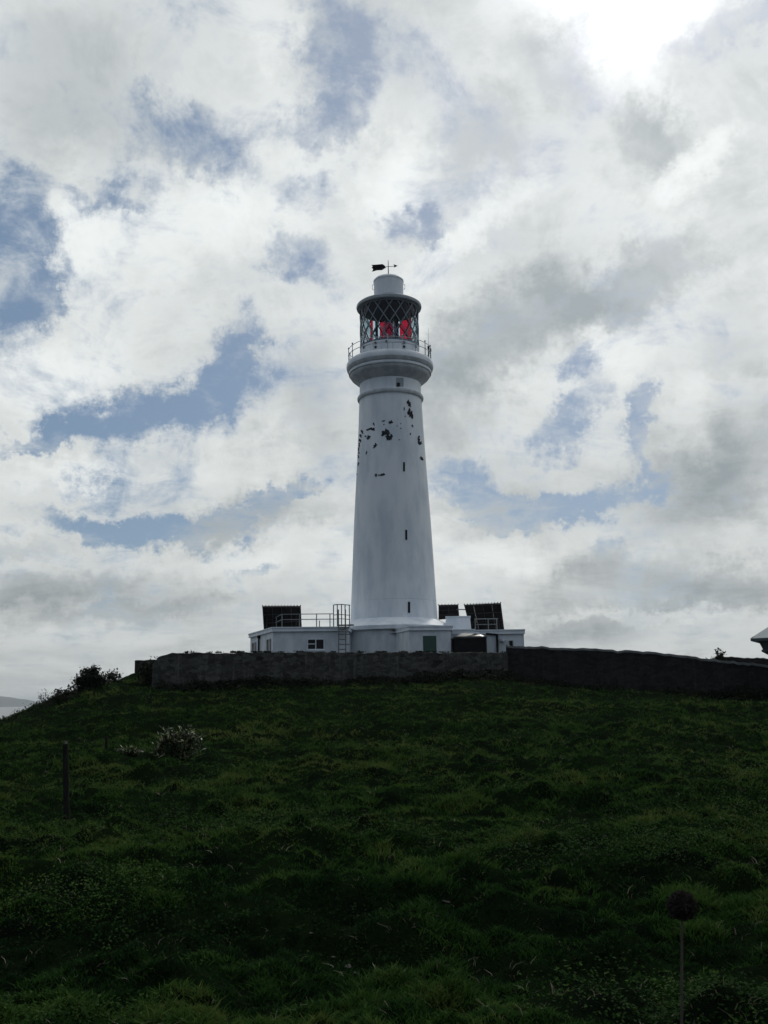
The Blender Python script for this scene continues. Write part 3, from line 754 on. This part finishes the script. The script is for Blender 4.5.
# trestle in front of the right array
tr_ = MB(); zz0 = P(480, 619, 62).z
o3 = PV(487, 62, zE)
for px in (475.5, 488.5, 497):
    q = PV(px, 62, zE); tr_.tube(q, (q.x, q.y, zz0), .035)
q0, q1 = PV(474.5, 62, zz0), PV(498, 62, zz0); tr_.tube(q0, q1, .035)
zz1 = P(480, 624.5, 62).z; q0, q1 = PV(475, 62, zz1), PV(497, 62, zz1); tr_.tube(q0, q1, .025)
o = tr_.build('roof_guardrail', M_metal, None, tuple(o3)); tag(o, 'short grey guard rail in front of the large right solar array', 'railing')

# ------------------------------------------------------------------ roof railing and stair of the west wing
zr = P(282, 614.3, 60.3).z; zm = P(282, 619.6, 60.3).z; zlo = P(282, 623.2, 60.3).z
A0, A1, A2 = PZ(264.5, 622.5, zr), P(282, 614.3, 60.3), PV(333.5, 60.5, zr)
rr0 = empty('roof_railing', (A1.x, A1.y, zW)); tag(rr0, 'thin grey two rail railing along the left wing roof edge', 'railing'); ro = (A1.x, A1.y, zW)
for z_, nm in ((zr, 'rail'), (zm, 'rail'), (zlo, 'rail')):
    if z_ == zlo: continue
    MB().path([(A0.x, A0.y, z_), (A1.x, A1.y, z_), (A2.x, A2.y, z_)], .028).build('rail', M_metal, rr0, ro)
for px in (282, 299.5, 316.6, 330):
    q = PV(px, 60.3, zW); MB().tube(q, (q.x, q.y, zr), .03).build('post', M_metal, rr0, ro)
for f in (0, .35, .7):
    q = A0.lerp(A1, f); MB().tube((q.x, q.y, zW), (q.x, q.y, zr), .03).build('post', M_metal, rr0, ro)
q = PV(319.5, 61.5, zW); MB().tube(q, (q.x, q.y, zm), .03).build('post', M_metal, rr0, ro)

st = PV(341, 59.9, zW); gz = float(Hbase(st.x, 59.5)) - .1; so_ = (st.x, 59.6, gz)
lad = empty('access_ladder', so_); tag(lad, 'grey metal ladder with side brackets climbing to the left wing roof beside the tower', 'ladder')
xl, xr = PV(338.5, 59.8, zW).x, PV(345.5, 59.8, zW).x
for x in (xl, xr):
    MB().box((x, 59.8, (gz + zW + 1.0) / 2), (.07, .07, zW + 1.0 - gz)).build('stile', M_metal, lad, so_)
for k in range(int((zW - gz) / .3)):
    MB().tube((xl, 59.8, gz + .3 + k * .3), (xr + (.25 if k % 2 else 0), 59.8, gz + .3 + k * .3), .03).build('rung', M_metal, lad, so_)
zt2 = P(341, 604.4, 60).z; cage = MB()
for px, y_ in ((333.6, 60.3), (337.4, 60.0), (341.6, 60.0), (345.2, 60.3), (349.5, 60.6)):
    q = PV(px, y_, zW); cage.tube(q, (q.x, q.y, zt2), .032)
pts = [PV(px, y_, zt2) for px, y_ in ((333.6, 60.3), (337.4, 60.0), (341.6, 60.0), (345.2, 60.3), (350, 60.6))]
cage.path(pts, .03); cage.path([(p.x, p.y, zt2 - .62) for p in pts], .025); cage.path([(p.x, p.y, zW + .45) for p in pts], .025)
cage.build('guard_cage', M_metal, lad, so_)
MB().box((xr + .05, 59.9, zW + .05), (.9, .5, .06)).build('landing', M_metal, lad, so_)

# ------------------------------------------------------------------ boundary walls
def stone_wall(name, pts, thick, mat, label, coping=None, seg=.22, cat='wall'):
    """pts: list of (x, y, z_top); base follows the ground"""
    tot = [0]
    for p, q in zip(pts, pts[1:]): tot.append(tot[-1] + math.hypot(q[0] - p[0], q[1] - p[1]))
    n = max(4, int(tot[-1] / seg)); s = np.linspace(0, tot[-1], n + 1)
    x = np.interp(s, tot, [p[0] for p in pts]); y = np.interp(s, tot, [p[1] for p in pts]); zt = np.interp(s, tot, [p[2] for p in pts])
    dx = np.gradient(x); dy = np.gradient(y); L_ = np.hypot(dx, dy); nx, ny = -dy / L_, dx / L_
    zb_ = Hbase(x, y) - .5
    zt = zt + .05 * fbm(s * 1.7 + 3, s * 0 + len(pts), 3) + .02 * rng.standard_normal(n + 1)
    rows = 10; prof = []      # cross-section loop: front bottom->top, top, back top->bottom
    for k in range(rows + 1): prof.append((-1, k / rows))
    prof.append((0, 1.0))
    for k in range(rows, -1, -1): prof.append((1, k / rows))
    V = []
    for (sd_, v) in prof:
        z = zb_ + (zt - zb_) * v; w = thick / 2 * (1 + .18 * (1 - v))
        off = sd_ * (w + .05 * fbm(s * 1.3 + v * 2, z * 2.2, 3)) if sd_ else 0
        V.append(np.stack([x + nx * off, y + ny * off, z + (.03 if sd_ == 0 else 0)], -1))
    V = np.array(V); m = len(prof); V = V.reshape(-1, 3); nn_ = n + 1
    fc = [tuple((i * nn_ + j, i * nn_ + j + 1, (i + 1) * nn_ + j + 1, (i + 1) * nn_ + j)) for i in range(m - 1) for j in range(n)]
    fc += [tuple(i * nn_ for i in range(m))[::-1], tuple(i * nn_ + n for i in range(m))]
    mid = n // 2; org = (float(x[mid]), float(y[mid]), float(zb_[mid]))
    mm = MB().add(V, fc); 
    if coping is None:
        o = mm.build(name, mat, None, org, True, 60); tag(o, label, cat); return o
    root = empty(name, org); tag(root, label, cat); mm.build('masonry', mat, root, org, True, 60)
    cv = []
    for (sd_, dz) in ((-1, -.02), (-1, .10), (1, .10), (1, -.02)):
        off = sd_ * (thick / 2 + .05); cv.append(np.stack([x + nx * off, y + ny * off, zt + dz + .03], -1))
    V = np.array(cv).reshape(-1, 3)
    fc = [(i * nn_ + j, i * nn_ + j + 1, ((i + 1) % 4) * nn_ + j + 1, ((i + 1) % 4) * nn_ + j) for i in range(4) for j in range(n)] + [(0, nn_, 2 * nn_, 3 * nn_), (n, 3 * nn_ + n, 2 * nn_ + n, nn_ + n)]
    MB().add(V, fc).build('coping', coping, root, org); return root
fw = [P(*q) for q in ((157, 664, 50.6), (162, 658, 50.3), (171, 653.4, 50.0), (235, 653.2, 51), (320, 653, 52), (400, 653, 53), (506, 653.4, 54.3))]
stone_wall('boundary_wall', [tuple(p) for p in fw], .5, M_wall, 'long grey rubble stone wall in front of the white buildings')
rw = [P(*q) for q in ((507, 648.2, 54.6), (560, 649.8, 53.6), (640, 653.8, 52.2), (700, 660, 51), (768, 668.2, 50), (830, 676, 49), (950, 690, 47))]
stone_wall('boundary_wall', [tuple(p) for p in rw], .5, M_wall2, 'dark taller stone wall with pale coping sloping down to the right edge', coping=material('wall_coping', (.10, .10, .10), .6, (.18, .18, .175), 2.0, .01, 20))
lw = [P(*q) for q in ((137, 660.4, 61), (150, 660.2, 60.8), (165, 660.4, 60.5), (200, 660.4, 60.2))]
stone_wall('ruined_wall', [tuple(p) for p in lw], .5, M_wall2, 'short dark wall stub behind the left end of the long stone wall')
# low bank wall far right, behind the coping
bw = [P(*q) for q in ((716, 657.0, 72), (745, 658.0, 71), (768, 659.0, 70), (860, 662, 68))]
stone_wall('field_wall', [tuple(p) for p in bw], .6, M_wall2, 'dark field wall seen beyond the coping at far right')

# ------------------------------------------------------------------ hipped building at the right edge
zc_ = P(750.5, 639.2, 46).z; xL = P(750.5, 639.2, 46).x
gz = float(Hbase(xL + 2, 46)) - .6
hb = (xL, 46, gz); HB = empty('hipped_building', hb)
tag(HB, 'building corner with shade painted teal, stepped cornice and streaked pale roof cut by the right edge', 'building')
def rect(x0, x1, y0, y1): return [(x0, y0), (x1, y0), (x1, y1), (x0, y1)]
k = 46 / F
M_shaded_wall = material('shaded_white_wall', (.20, .30, .34), .8, (.26, .36, .40), 2, .01, 15)  # white wall in shadow: the shade is put into this blue-grey colour
yb = 46
ox = lambda px: P(px, 645, 46).x - xL
zpx = lambda py: P(756, py, 46).z
MB().prism(rect(xL + ox(766.2), xL + 6.6 - ox(766.2), yb + ox(766.2), yb + 6.4 - ox(766.2)), gz, zpx(655.1)).build('wall', M_shaded_wall, HB, hb)
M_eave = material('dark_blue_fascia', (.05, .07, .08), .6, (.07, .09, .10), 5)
ce = MB()
lv = [(750.3, 639.3, 638.4), (751.0, 641.6, 639.35)]
ce.prism(rect(xL, xL + 6.6, yb, yb + 6.4), zpx(641.0), zpx(638.4)); i_ = ox(757.4)
ce.prism(rect(xL + ox(760.5), xL + 6.6 - ox(760.5), yb + ox(760.5), yb + 6.4 - ox(760.5)), zpx(649.5), zpx(641.05), top=rect(xL + i_, xL + 6.6 - i_, yb + i_, yb + 6.4 - i_))
i_ = ox(759.3); j_ = ox(766.0)
ce.prism(rect(xL + j_, xL + 6.6 - j_, yb + j_, yb + 6.4 - j_), zpx(656), zpx(651.6), top=rect(xL + i_, xL + 6.6 - i_, yb + i_, yb + 6.4 - i_)); ce.prism(rect(xL + i_, xL + 6.6 - i_, yb + i_, yb + 6.4 - i_), zpx(651.55), zpx(649.55))
ce.build('cornice', M_eave, HB, hb)
apex = zpx(638.4) + 2.4; c_ = (xL + 3.3, yb + 3.2)
MB().add([(xL - .02, yb - .02, zpx(638.38)), (xL + 6.62, yb - .02, zpx(638.38)), (xL + 6.62, yb + 6.42, zpx(638.38)), (xL - .02, yb + 6.42, zpx(638.38)), (c_[0], c_[1], apex)], [(3, 2, 1, 0), (0, 1, 4), (1, 2, 4), (2, 3, 4), (3, 0, 4)]).build('roof', M_roof, HB, hb)

HB.rotation_euler = (0, 0, R(-29))

# ------------------------------------------------------------------ vegetation
CPX = (160, 960)
VX, VF_, VT = [], [], []
def blades(px, py, n_per, hmin, hmax, wid, spread, lean, tintc, tj=.15):
    """clumps of tapering blades: arrays px,py of clump centres"""
    n = len(px) * n_per
    cx = np.repeat(px, n_per); cy = np.repeat(py, n_per)
    a = rng.random(n) * 2 * np.pi; rr = spread * np.sqrt(rng.random(n)) if np.isscalar(spread) else np.repeat(spread, n_per) * np.sqrt(rng.random(n))
    x = cx + rr * np.cos(a); y = cy + rr * np.sin(a); z = Hgt(x, y) - .01
    h = (np.repeat(hmin, n_per) if not np.isscalar(hmin) else hmin) + rng.random(n) * ((np.repeat(hmax, n_per) if not np.isscalar(hmax) else hmax) - (np.repeat(hmin, n_per) if not np.isscalar(hmin) else hmin))
    w = np.repeat(wid, n_per) if not np.isscalar(wid) else np.full(n, wid); w = w * (.6 + .8 * rng.random(n))
    b = a + rng.normal(0, .9, n); ln = lean * (.4 + rng.random(n)) * h
    dx = np.cos(b); dy = np.sin(b); t = rng.random(n) * np.pi; wx = np.cos(t) * w / 2; wy = np.sin(t) * w / 2
    p = lambda f, k, s: np.stack([x + dx * ln * f * f + s * wx * k, y + dy * ln * f * f + s * wy * k, z + h * f * (1 - .25 * lean * f)], -1)
    V = np.stack([p(0, 1, -1), p(0, 1, 1), p(.55, .85, 1), p(.55, .85, -1), p(1, 0.1, 1), p(1, .1, -1)], 1)
    i = np.arange(n)[:, None] * 6
    F_ = np.concatenate([i + np.array([[0, 1, 2, 3]]), i + np.array([[3, 2, 4, 5]])], 0)
    tt = np.clip(np.repeat(tintc, n_per) + rng.normal(0, tj, n), 0, 1)
    return V.reshape(-1, 3), F_, np.repeat(tt, 6)
def leaves(x, y, z0, size, tintc, up=.5):
    n = len(x); a = rng.random(n) * 2 * np.pi; el = rng.normal(up, .35, n); s = size * (.6 + .8 * rng.random(n))
    d = np.stack([np.cos(a) * np.cos(el), np.sin(a) * np.cos(el), np.sin(el)], -1); sde = np.stack([-np.sin(a), np.cos(a), rng.normal(0, .3, n)], -1)
    c = np.stack([x, y, z0], -1); s = s[:, None]
    V = np.stack([c, c + d * s * .5 + sde * s * .33, c + d * s + np.array([0, 0, -.1]) * s, c + d * s * .5 - sde * s * .33], 1)
    F_ = np.arange(n * 4).reshape(-1, 4)
    return V.reshape(-1, 3), F_, np.repeat(tintc, 4)
def merge(parts):
    Vs, Fs, Ts = [], [], []; o = 0
    for V, F_, T in parts: Vs.append(V); Fs.append(F_ + o); Ts.append(T); o += len(V)
    return np.concatenate(Vs), np.concatenate(Fs), np.concatenate(Ts)
def scatter(n, d0, d1, pw=0.0):
    u = rng.random(n); d = d0 * (d1 / d0) ** u if pw == 0 else (d0 ** pw + u * (d1 ** pw - d0 ** pw)) ** (1 / pw)
    t = (rng.random(n) * 2 - 1) * .60
    return t * d, d
wallx = np.array([-40, fw[0].x, fw[2].x, fw[-1].x, rw[4].x, 40]); wally = np.array([62, 56, 49.6, 54.0, 49.6, 47])
def keep(x, y): return (y < np.interp(x, wallx, wally) - .1) & (x > -24)
parts = []
x, y = scatter(52000, 3.6, 58); k = keep(x, y); x, y = x[k], y[k]; d = y
dens = fbm(x * .7 + 5, y * .9, 3); k = dens > -.6 + .2 * rng.random(len(x)); x, y, d = x[k], y[k], d[k]
bare = fbm(x * .9 - 31, y * 1.2 + 55, 3) > .36; x, y, d, tall_ = x[~bare], y[~bare], d[~bare], 0
th, tv = tussock(x, y, .46); th2, tv2 = tussock(x, y, .2, 5.3)
tn = np.clip(.02 + .55 * tv + .3 * tv2 + .55 * th * tv + .7 * fbm(x * .3 + 40, y * .4 + 3, 3) - .10 * ss(16, 5, y) + rng.normal(0, .08, len(x)), 0, 1)  # tuft crowns paler, gaps darker: light and shade put into the blade tint
tall = (.45 + 1.3 * np.clip(fbm(x * .8 + 9, y * 1.1 - 7, 2) + .35, 0, 1)) * (.6 + .9 * tv) * (.62 + .38 * ss(5, 16, y))
parts.append(blades(x, y, 16, .03 * tall, (.07 + .0012 * d) * tall, .0035 + .00075 * d, .05 + .0035 * d, .9, tn))
x, y = scatter(380000, 3.4, 58); k = keep(x, y); x, y = x[k], y[k]
nz = fbm(x * .55 + 60, y * .8 + 11, 3); k = nz > -.1 + .25 * rng.random(len(x)); x, y = x[k], y[k]
mound = np.clip(fbm(x * 1.1 + 70, y * 1.5 - 20, 3) + .02, 0, 1) * (.5 + .006 * y)
V = leaves(x, y, Hgt(x, y) + rng.random(len(x)) * (.04 + mound), .013 + .00125 * y, np.clip(.1 + .7 * tussock(x, y, .46)[1] + .6 * fbm(x * 1.1, y * 1.4 + 30, 2) + rng.normal(0, .15, len(x)), 0, 1))
Vg, Fg, Tg = merge(parts)
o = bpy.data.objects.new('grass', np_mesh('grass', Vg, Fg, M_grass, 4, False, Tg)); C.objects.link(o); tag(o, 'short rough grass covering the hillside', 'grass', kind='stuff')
o = bpy.data.objects.new('ground_cover', np_mesh('ground_cover', *V[:2], M_leaf, 4, False, V[2])); C.objects.link(o); tag(o, 'low broad leaved weeds growing in clumps through the grass', 'weeds', kind='stuff')
print('grass faces', len(Fg), len(V[1]))

# scrub along the foot and top of the walls and on the brow at the left
def shrub(name, cx, cy, z0, rx, ry, rz, n, leaf, mat, label, cat, seedn, spiky=.0, group=None, up=.3, stems=9, tint=(.2, .8)):
    g = np.random.default_rng(seedn); org = (cx, cy, z0)
    root = empty(name, org); tag(root, label, cat, group)
    m = MB(); tips = []
    for i in range(stems):
        a = g.random() * 6.28; r_ = .25 + .75 * g.random(); tip = Vector((math.cos(a) * rx * r_ * .9, math.sin(a) * ry * r_ * .9, rz * (1.05 - .55 * r_ ** 2) * (.7 + .4 * g.random())))
        mid = tip * .5 + Vector((g.normal(0, .05) * rx, g.normal(0, .05) * ry, .12 * rz)); th = .02 * max(rx, .5)
        m.path([Vector((0, 0, -.1)) + Vector((g.normal(0, .03), g.normal(0, .03), 0)), mid, tip], [th, th * .6, th * .25], 5); tips += [tip, mid.lerp(tip, .5), mid, mid.lerp(tip, .75)]
    mm = MB(); mm.v = m.v; mm.f = m.f; mm.m = m.m
    o = mm.build('stems', M_wood, root, (0, 0, 0))
    T = np.array([tuple(t) for t in tips])
    if not spiky:
        q = g.normal(0, 1, (60, 3)); q /= np.linalg.norm(q, axis=1)[:, None]; q[:, 2] = np.abs(q[:, 2]); q *= (.45 + .45 * g.random((60, 1)))
        T = np.concatenate([T, q * np.array([rx, ry, rz * .95])])
    idx = g.integers(0, len(T), n)
    sp_ = np.array([rx, ry, rz]) * (.20 + .10 * g.random((len(T), 1)))[idx]
    c = T[idx] + np.clip(g.normal(0, 1, (n, 3)), -1.5, 1.5) * sp_ * (.8 if spiky else .6); c[:, 2] = np.maximum(c[:, 2], .0)
    a = g.random(n) * 6.28; el = g.normal(up, .5, n); s = (leaf * (.5 + g.random(n)))[:, None]
    d = np.stack([np.cos(a) * np.cos(el), np.sin(a) * np.cos(el), np.sin(el)], -1); sde = np.stack([-np.sin(a), np.cos(a), g.normal(0, .4, n)], -1)
    wd = .30 if not spiky else .14
    V = np.stack([c, c + d * s * .5 + sde * s * wd, c + d * s, c + d * s * .5 - sde * s * wd], 1).reshape(-1, 3)
    tt = np.repeat(np.clip(tint[0] + (tint[1] - tint[0]) * g.random(len(T))[idx] + g.normal(0, .1, n) + (np.where(g.random(n) < .2, .75, 0) if spiky else 0), 0, 1), 4)  # random spiky leaves lifted in tint; on mallow this paints the glints
    o = bpy.data.objects.new('foliage', np_mesh('foliage', V, np.arange(n * 4).reshape(-1, 4), mat, 4, False, tt)); C.objects.link(o); o.parent = root
    return root
def shrub_px(px, py, Y, w, h, **kw):
    q = P(px, py, Y); k = Y / F; z0 = float(Hgt(q.x, q.y)) - .05; top = P(px, py - h, Y).z
    return shrub(cx=q.x, cy=q.y, z0=z0, rx=w * k / 2, ry=w * k / 2, rz=max(.15, top - z0), **kw)
shrub_px(178, 777, 21.5, 46, 42, name='mallow_bush', n=3000, leaf=.11, mat=M_mallow, label='larger silvery leaved bush glinting in the grass at left', cat='bush', seedn=3, spiky=1, group='glinting bushes', up=.5, stems=14, tint=(0, .5))
shrub_px(123, 770, 22, 32, 20, name='mallow_bush', n=900, leaf=.09, mat=M_mallow, label='smaller silvery leaved bush behind the posts at left', cat='bush', seedn=4, spiky=1, group='glinting bushes', up=.5, stems=8, tint=(0, .5))
shrub_px(90, 689, 49, 34, 18, name='scrub_bush', n=6000, leaf=.12, mat=M_gorse, label='dark rounded bush on the brow left of the walls', cat='bush', seedn=5, stems=14)
shrub_px(66, 698, 46.5, 34, 10, name='scrub_bush', n=900, leaf=.12, mat=M_gorse, label='low ragged scrub just below the rounded brow bush', cat='bush', seedn=6)
shrub_px(46, 708, 44, 20, 13, name='scrub_bush', n=380, leaf=.11, mat=M_gorse, label='small sparse twiggy bush against the sea at left', cat='bush', seedn=7, spiky=1)
shrub_px(112, 678, 52, 24, 7, name='scrub_bush', n=900, leaf=.12, mat=M_gorse, label='low dark scrub between the rounded bush and the wall stub', cat='bush', seedn=8)
shrub_px(717, 664, 70, 30, 8, name='scrub_bush', n=3500, leaf=.16, mat=M_gorse, label='dark windswept bush above the coping at far right', cat='bush', seedn=9)
shrub_px(150, 682, 52, 30, 20, name='scrub_bush', n=1500, leaf=.14, mat=M_gorse, label='dark bramble mound against the left end of the long wall', cat='bush', seedn=10)
# rank vegetation at wall foot and sprigs along its top: one uncountable mass
parts = []
n = 26000; u = rng.random(n); xx = fw[1].x + u * (rw[5].x - fw[1].x)
yw = np.interp(xx, [fw[1].x, fw[2].x, fw[-1].x, rw[4].x, rw[5].x], [50, 49.6, 53.9, 49.6, 48.6]); yy = yw - np.abs(rng.normal(0, 1, n)) * .75
hgt_ = .22 + .5 * np.clip(fbm(xx * .5, xx * 0 + 3, 3) + .2, 0, 1)
parts.append(leaves(xx, yy, Hgt(xx, yy) + rng.random(n) * hgt_, .13, np.clip(rng.normal(.3, .2, n), 0, 1)))
n = 2600; cl = rng.random(60); cc = cl[rng.integers(0, 60, n)]; s_ = cc + rng.normal(0, .004, n); s_ = np.clip(s_, 0, 1)
fx = np.interp(s_, np.linspace(0, 1, len(fw)), [p.x for p in fw]); fy = np.interp(s_, np.linspace(0, 1, len(fw)), [p.y for p in fw]); fz = np.interp(s_, np.linspace(0, 1, len(fw)), [p.z for p in fw])
k = fx > fw[2].x
parts.append(leaves(fx[k], fy[k] + rng.normal(0, .12, k.sum()), fz[k] - .02 + rng.random(k.sum()) * .08, .09, np.clip(rng.normal(.3, .2, k.sum()), 0, 1), .9))
n = 9000; xx = -24 + rng.random(n) * 9; yy = 33 + rng.random(n) * 24
parts.append(leaves(xx, yy, Hgt(xx, yy) + rng.random(n) * (.03 + .16 * np.clip(fbm(xx * .7, yy * .7, 2) + .2, 0, 1)), .10, np.clip(rng.normal(.3, .2, n), 0, 1), .9))
V = merge(parts)
o = bpy.data.objects.new('undergrowth', np_mesh('undergrowth', V[0], V[1], M_gorse, 4, False, V[2])); C.objects.link(o); tag(o, 'dark undergrowth along the foot of the walls and the brow', 'undergrowth', kind='stuff')

# ------------------------------------------------------------------ posts
def post(px0, py0, px1, py1, Y, w, label, cap):
    a = P(px0, py0, Y); b = P(px1, py1, Y); g0 = float(Hgt(a.x, a.y)); a.z = min(a.z, g0) - .25
    org = tuple(a); root = empty('fence_post', org); tag(root, label, 'post', 'old fence posts')
    m = MB(); ax_ = (b - a); n = 7; pts = [a + ax_ * (i / (n - 1)) + Vector((random.uniform(-.006, .006), 0, 0)) for i in range(n)]
    m.path(pts, [w / 2 * (1.05 - .18 * i / (n - 1) + random.uniform(-.05, .05)) for i in range(n)], 7)
    o = m.build('shaft', M_wood, root, org, True, 60)
    if cap: MB().tube(b - Vector((0, 0, .02)), b + Vector((-.005, 0, .035)), w * .33, 7, w * .2).build('post_top', M_stone, root, org)
post(68, 821, 65.5, 744, 13.4, .085, 'dark weathered fence post standing alone in the left foreground', True)
post(106, 769, 106.5, 736, 21.5, .07, 'shorter fainter fence post behind the dark one, beside the small bush', False)

# ------------------------------------------------------------------ seed head close to the camera
HY = 2.1
hc = P(682, 905, HY); gb = P(668, 1060, HY); gb = Vector((gb.x - .02, HY, float(Hgt(gb.x, HY)) - .02))
root = empty('leek_seedhead', gb); tag(root, 'round dark dried seed head on a thin stalk at lower right', 'seed head')
pts = [gb, gb.lerp(hc, .35) + Vector((-.012, 0, 0)), gb.lerp(hc, .7) + Vector((-.004, 0, 0)), hc]
MB().path(pts, [.004, .0035, .003, .0022], 7).build('stalk', M_stalk, root, tuple(gb), True)
m = MB(); hr = 12.6 * HY * 1.02 / F
g = np.random.default_rng(5); NS = 520
for i in range(NS):
    z = 1 - 2 * (i + .5) / NS; t = i * 2.39996; r = math.sqrt(1 - z * z); d = Vector((r * math.cos(t), r * math.sin(t), z)) ; d = (d + Vector(g.normal(0, .06, 3))).normalized()
    L_ = hr * (.82 + .2 * g.random()) * (1.06 if d.z < 0 else 1.0)
    e_ = hc + d * L_; m.tube(hc + d * hr * .1, e_, .0006, 3); s = .0026 * (.7 + .6 * g.random())
    q = d.to_track_quat('Z', 'Y'); vs = [e_ + q @ Vector(v_) * s for v_ in ((1, 0, 0), (0, 1, 0), (-1, 0, 0), (0, -1, 0), (0, 0, 1.1), (0, 0, -1.2))]
    m.add(vs, [(0, 1, 4), (1, 2, 4), (2, 3, 4), (3, 0, 4), (1, 0, 5), (2, 1, 5), (3, 2, 5), (0, 3, 5)])
m.build('seed_ball', M_seed, root, tuple(gb))
MB().lathe((0, 0), [(hr * .1 , -hr * .7), (hr * .62, -hr * .35), (hr * .72, 0), (hr * .62, hr * .35), (hr * .1, hr * .7)], 16).build('seed_core', M_seed, root, (gb.x - hc.x + 0 if False else 0, 0, 0)).location = hc - gb

# ------------------------------------------------------------------ stones and dead stems in the bare patch
st_px = [(348, 967, 9), (334, 958, 7), (356, 974, 8), (344, 973, 6), (362, 970, 5), (266, 932, 6), (430, 914, 8), (446, 902, 10), (438, 917, 7), (312, 934, 6), (251, 975, 7), (466, 880, 6), (485, 917, 5), (524, 905, 5), (655, 997, 6), (673, 1008, 6), (628, 1005, 5), (413, 928, 5), (395, 968, 6)]
def stone_label(px, py):
    if 330 <= px <= 365 and 950 < py < 980: return 'small pale stone in the tight cluster at bottom centre'
    if 425 <= px <= 450 and 900 < py < 920: return 'small pale stone in the loose trio right of centre in the turf'
    one = {266: 'lone pale stone in the grass left of the bottom cluster and higher up', 312: 'pale stone just above the bottom centre cluster', 251: 'leftmost lone pale stone, level with the bottom cluster',
           466: 'highest pale stone in the turf, above and right of the trio', 485: 'pale stone first to the right of the trio', 524: 'pale stone farthest right of the trio, left of the seed head',
           655: 'pale stone low down just left of the seed head stalk', 673: 'lowest pale stone, at the foot of the seed head stalk', 628: 'pale stone near the bottom edge, left of the two by the stalk',
           413: 'pale stone just left of and below the trio', 395: 'pale stone just right of the bottom centre cluster'}
    return one[px]
proto = []
for s in range(4):
    g = np.random.default_rng(40 + s); m = MB(); prof = rrect(0, 0, .5, .36, .2, 2); prof = [(a * (1 + g.normal(0, .12)), b * (1 + g.normal(0, .12))) for a, b in prof]
    m.prism(prof, -.12, .10, top=[(a * .72 + g.normal(0, .03), b * .7) for a, b in prof])
    me = m.build('stone', M_stone, None, (0, 0, 0), False); proto.append(me)
for i, (px, py, w) in enumerate(st_px):
    d = ray(px, py); t_ = 2.0
    while t_ < 30 and (CAM + d * t_).z > float(Hgt((CAM + d * t_).x, (CAM + d * t_).y)): t_ += .02
    q = CAM + d * t_; o = proto[i] if i < 4 else proto[i % 4].copy()
    if i >= 4: C.objects.link(o)
    o.location = (q.x, q.y, q.z + .008); s = .9 * w * q.y / F; o.scale = (s, s, s * .35); o.rotation_euler = (random.uniform(-.25, .25), random.uniform(-.25, .25), random.uniform(0, 6))
    tag(o, stone_label(px, py), 'stone', 'pale stones in the turf')
# dry stems scattered in the turf
n = 1500; x, y = scatter(n, 4, 30); tn = np.clip(rng.normal(.6, .2, n), 0, 1)
V = blades(x, y, 4, .02, .07 + .001 * y, .0025 + .0005 * y, .05, 1.2, tn)
M_dry = foliage_mat('dry_grass', [(.05, .045, .025), (.12, .10, .06), (.20, .18, .11)], trans=.3)
o = bpy.data.objects.new('dry_grass', np_mesh('dry_grass', V[0], V[1], M_dry, 4, False, V[2])); C.objects.link(o); tag(o, 'pale dry grass stems scattered through the turf', 'dry grass', kind='stuff')

# ------------------------------------------------------------------ air
mh = bpy.data.materials.new('haze_air'); mh.use_nodes = True; nt = mh.node_tree; nt.nodes.clear()
pv = nt.nodes.new('ShaderNodeVolumePrincipled'); pv.inputs['Color'].default_value = (.82, .88, .95, 1); pv.inputs['Density'].default_value = 8e-5; pv.inputs['Anisotropy'].default_value = .2
mo = nt.nodes.new('ShaderNodeOutputMaterial'); nt.links.new(pv.outputs[0], mo.inputs['Volume'])
o = MB().box((0, 0, (SEA - 7 + 75) / 2), (40400, 40400, 75 - (SEA - 7))).build('haze', mh); tag(o, 'thin sea haze', 'haze', kind='stuff')
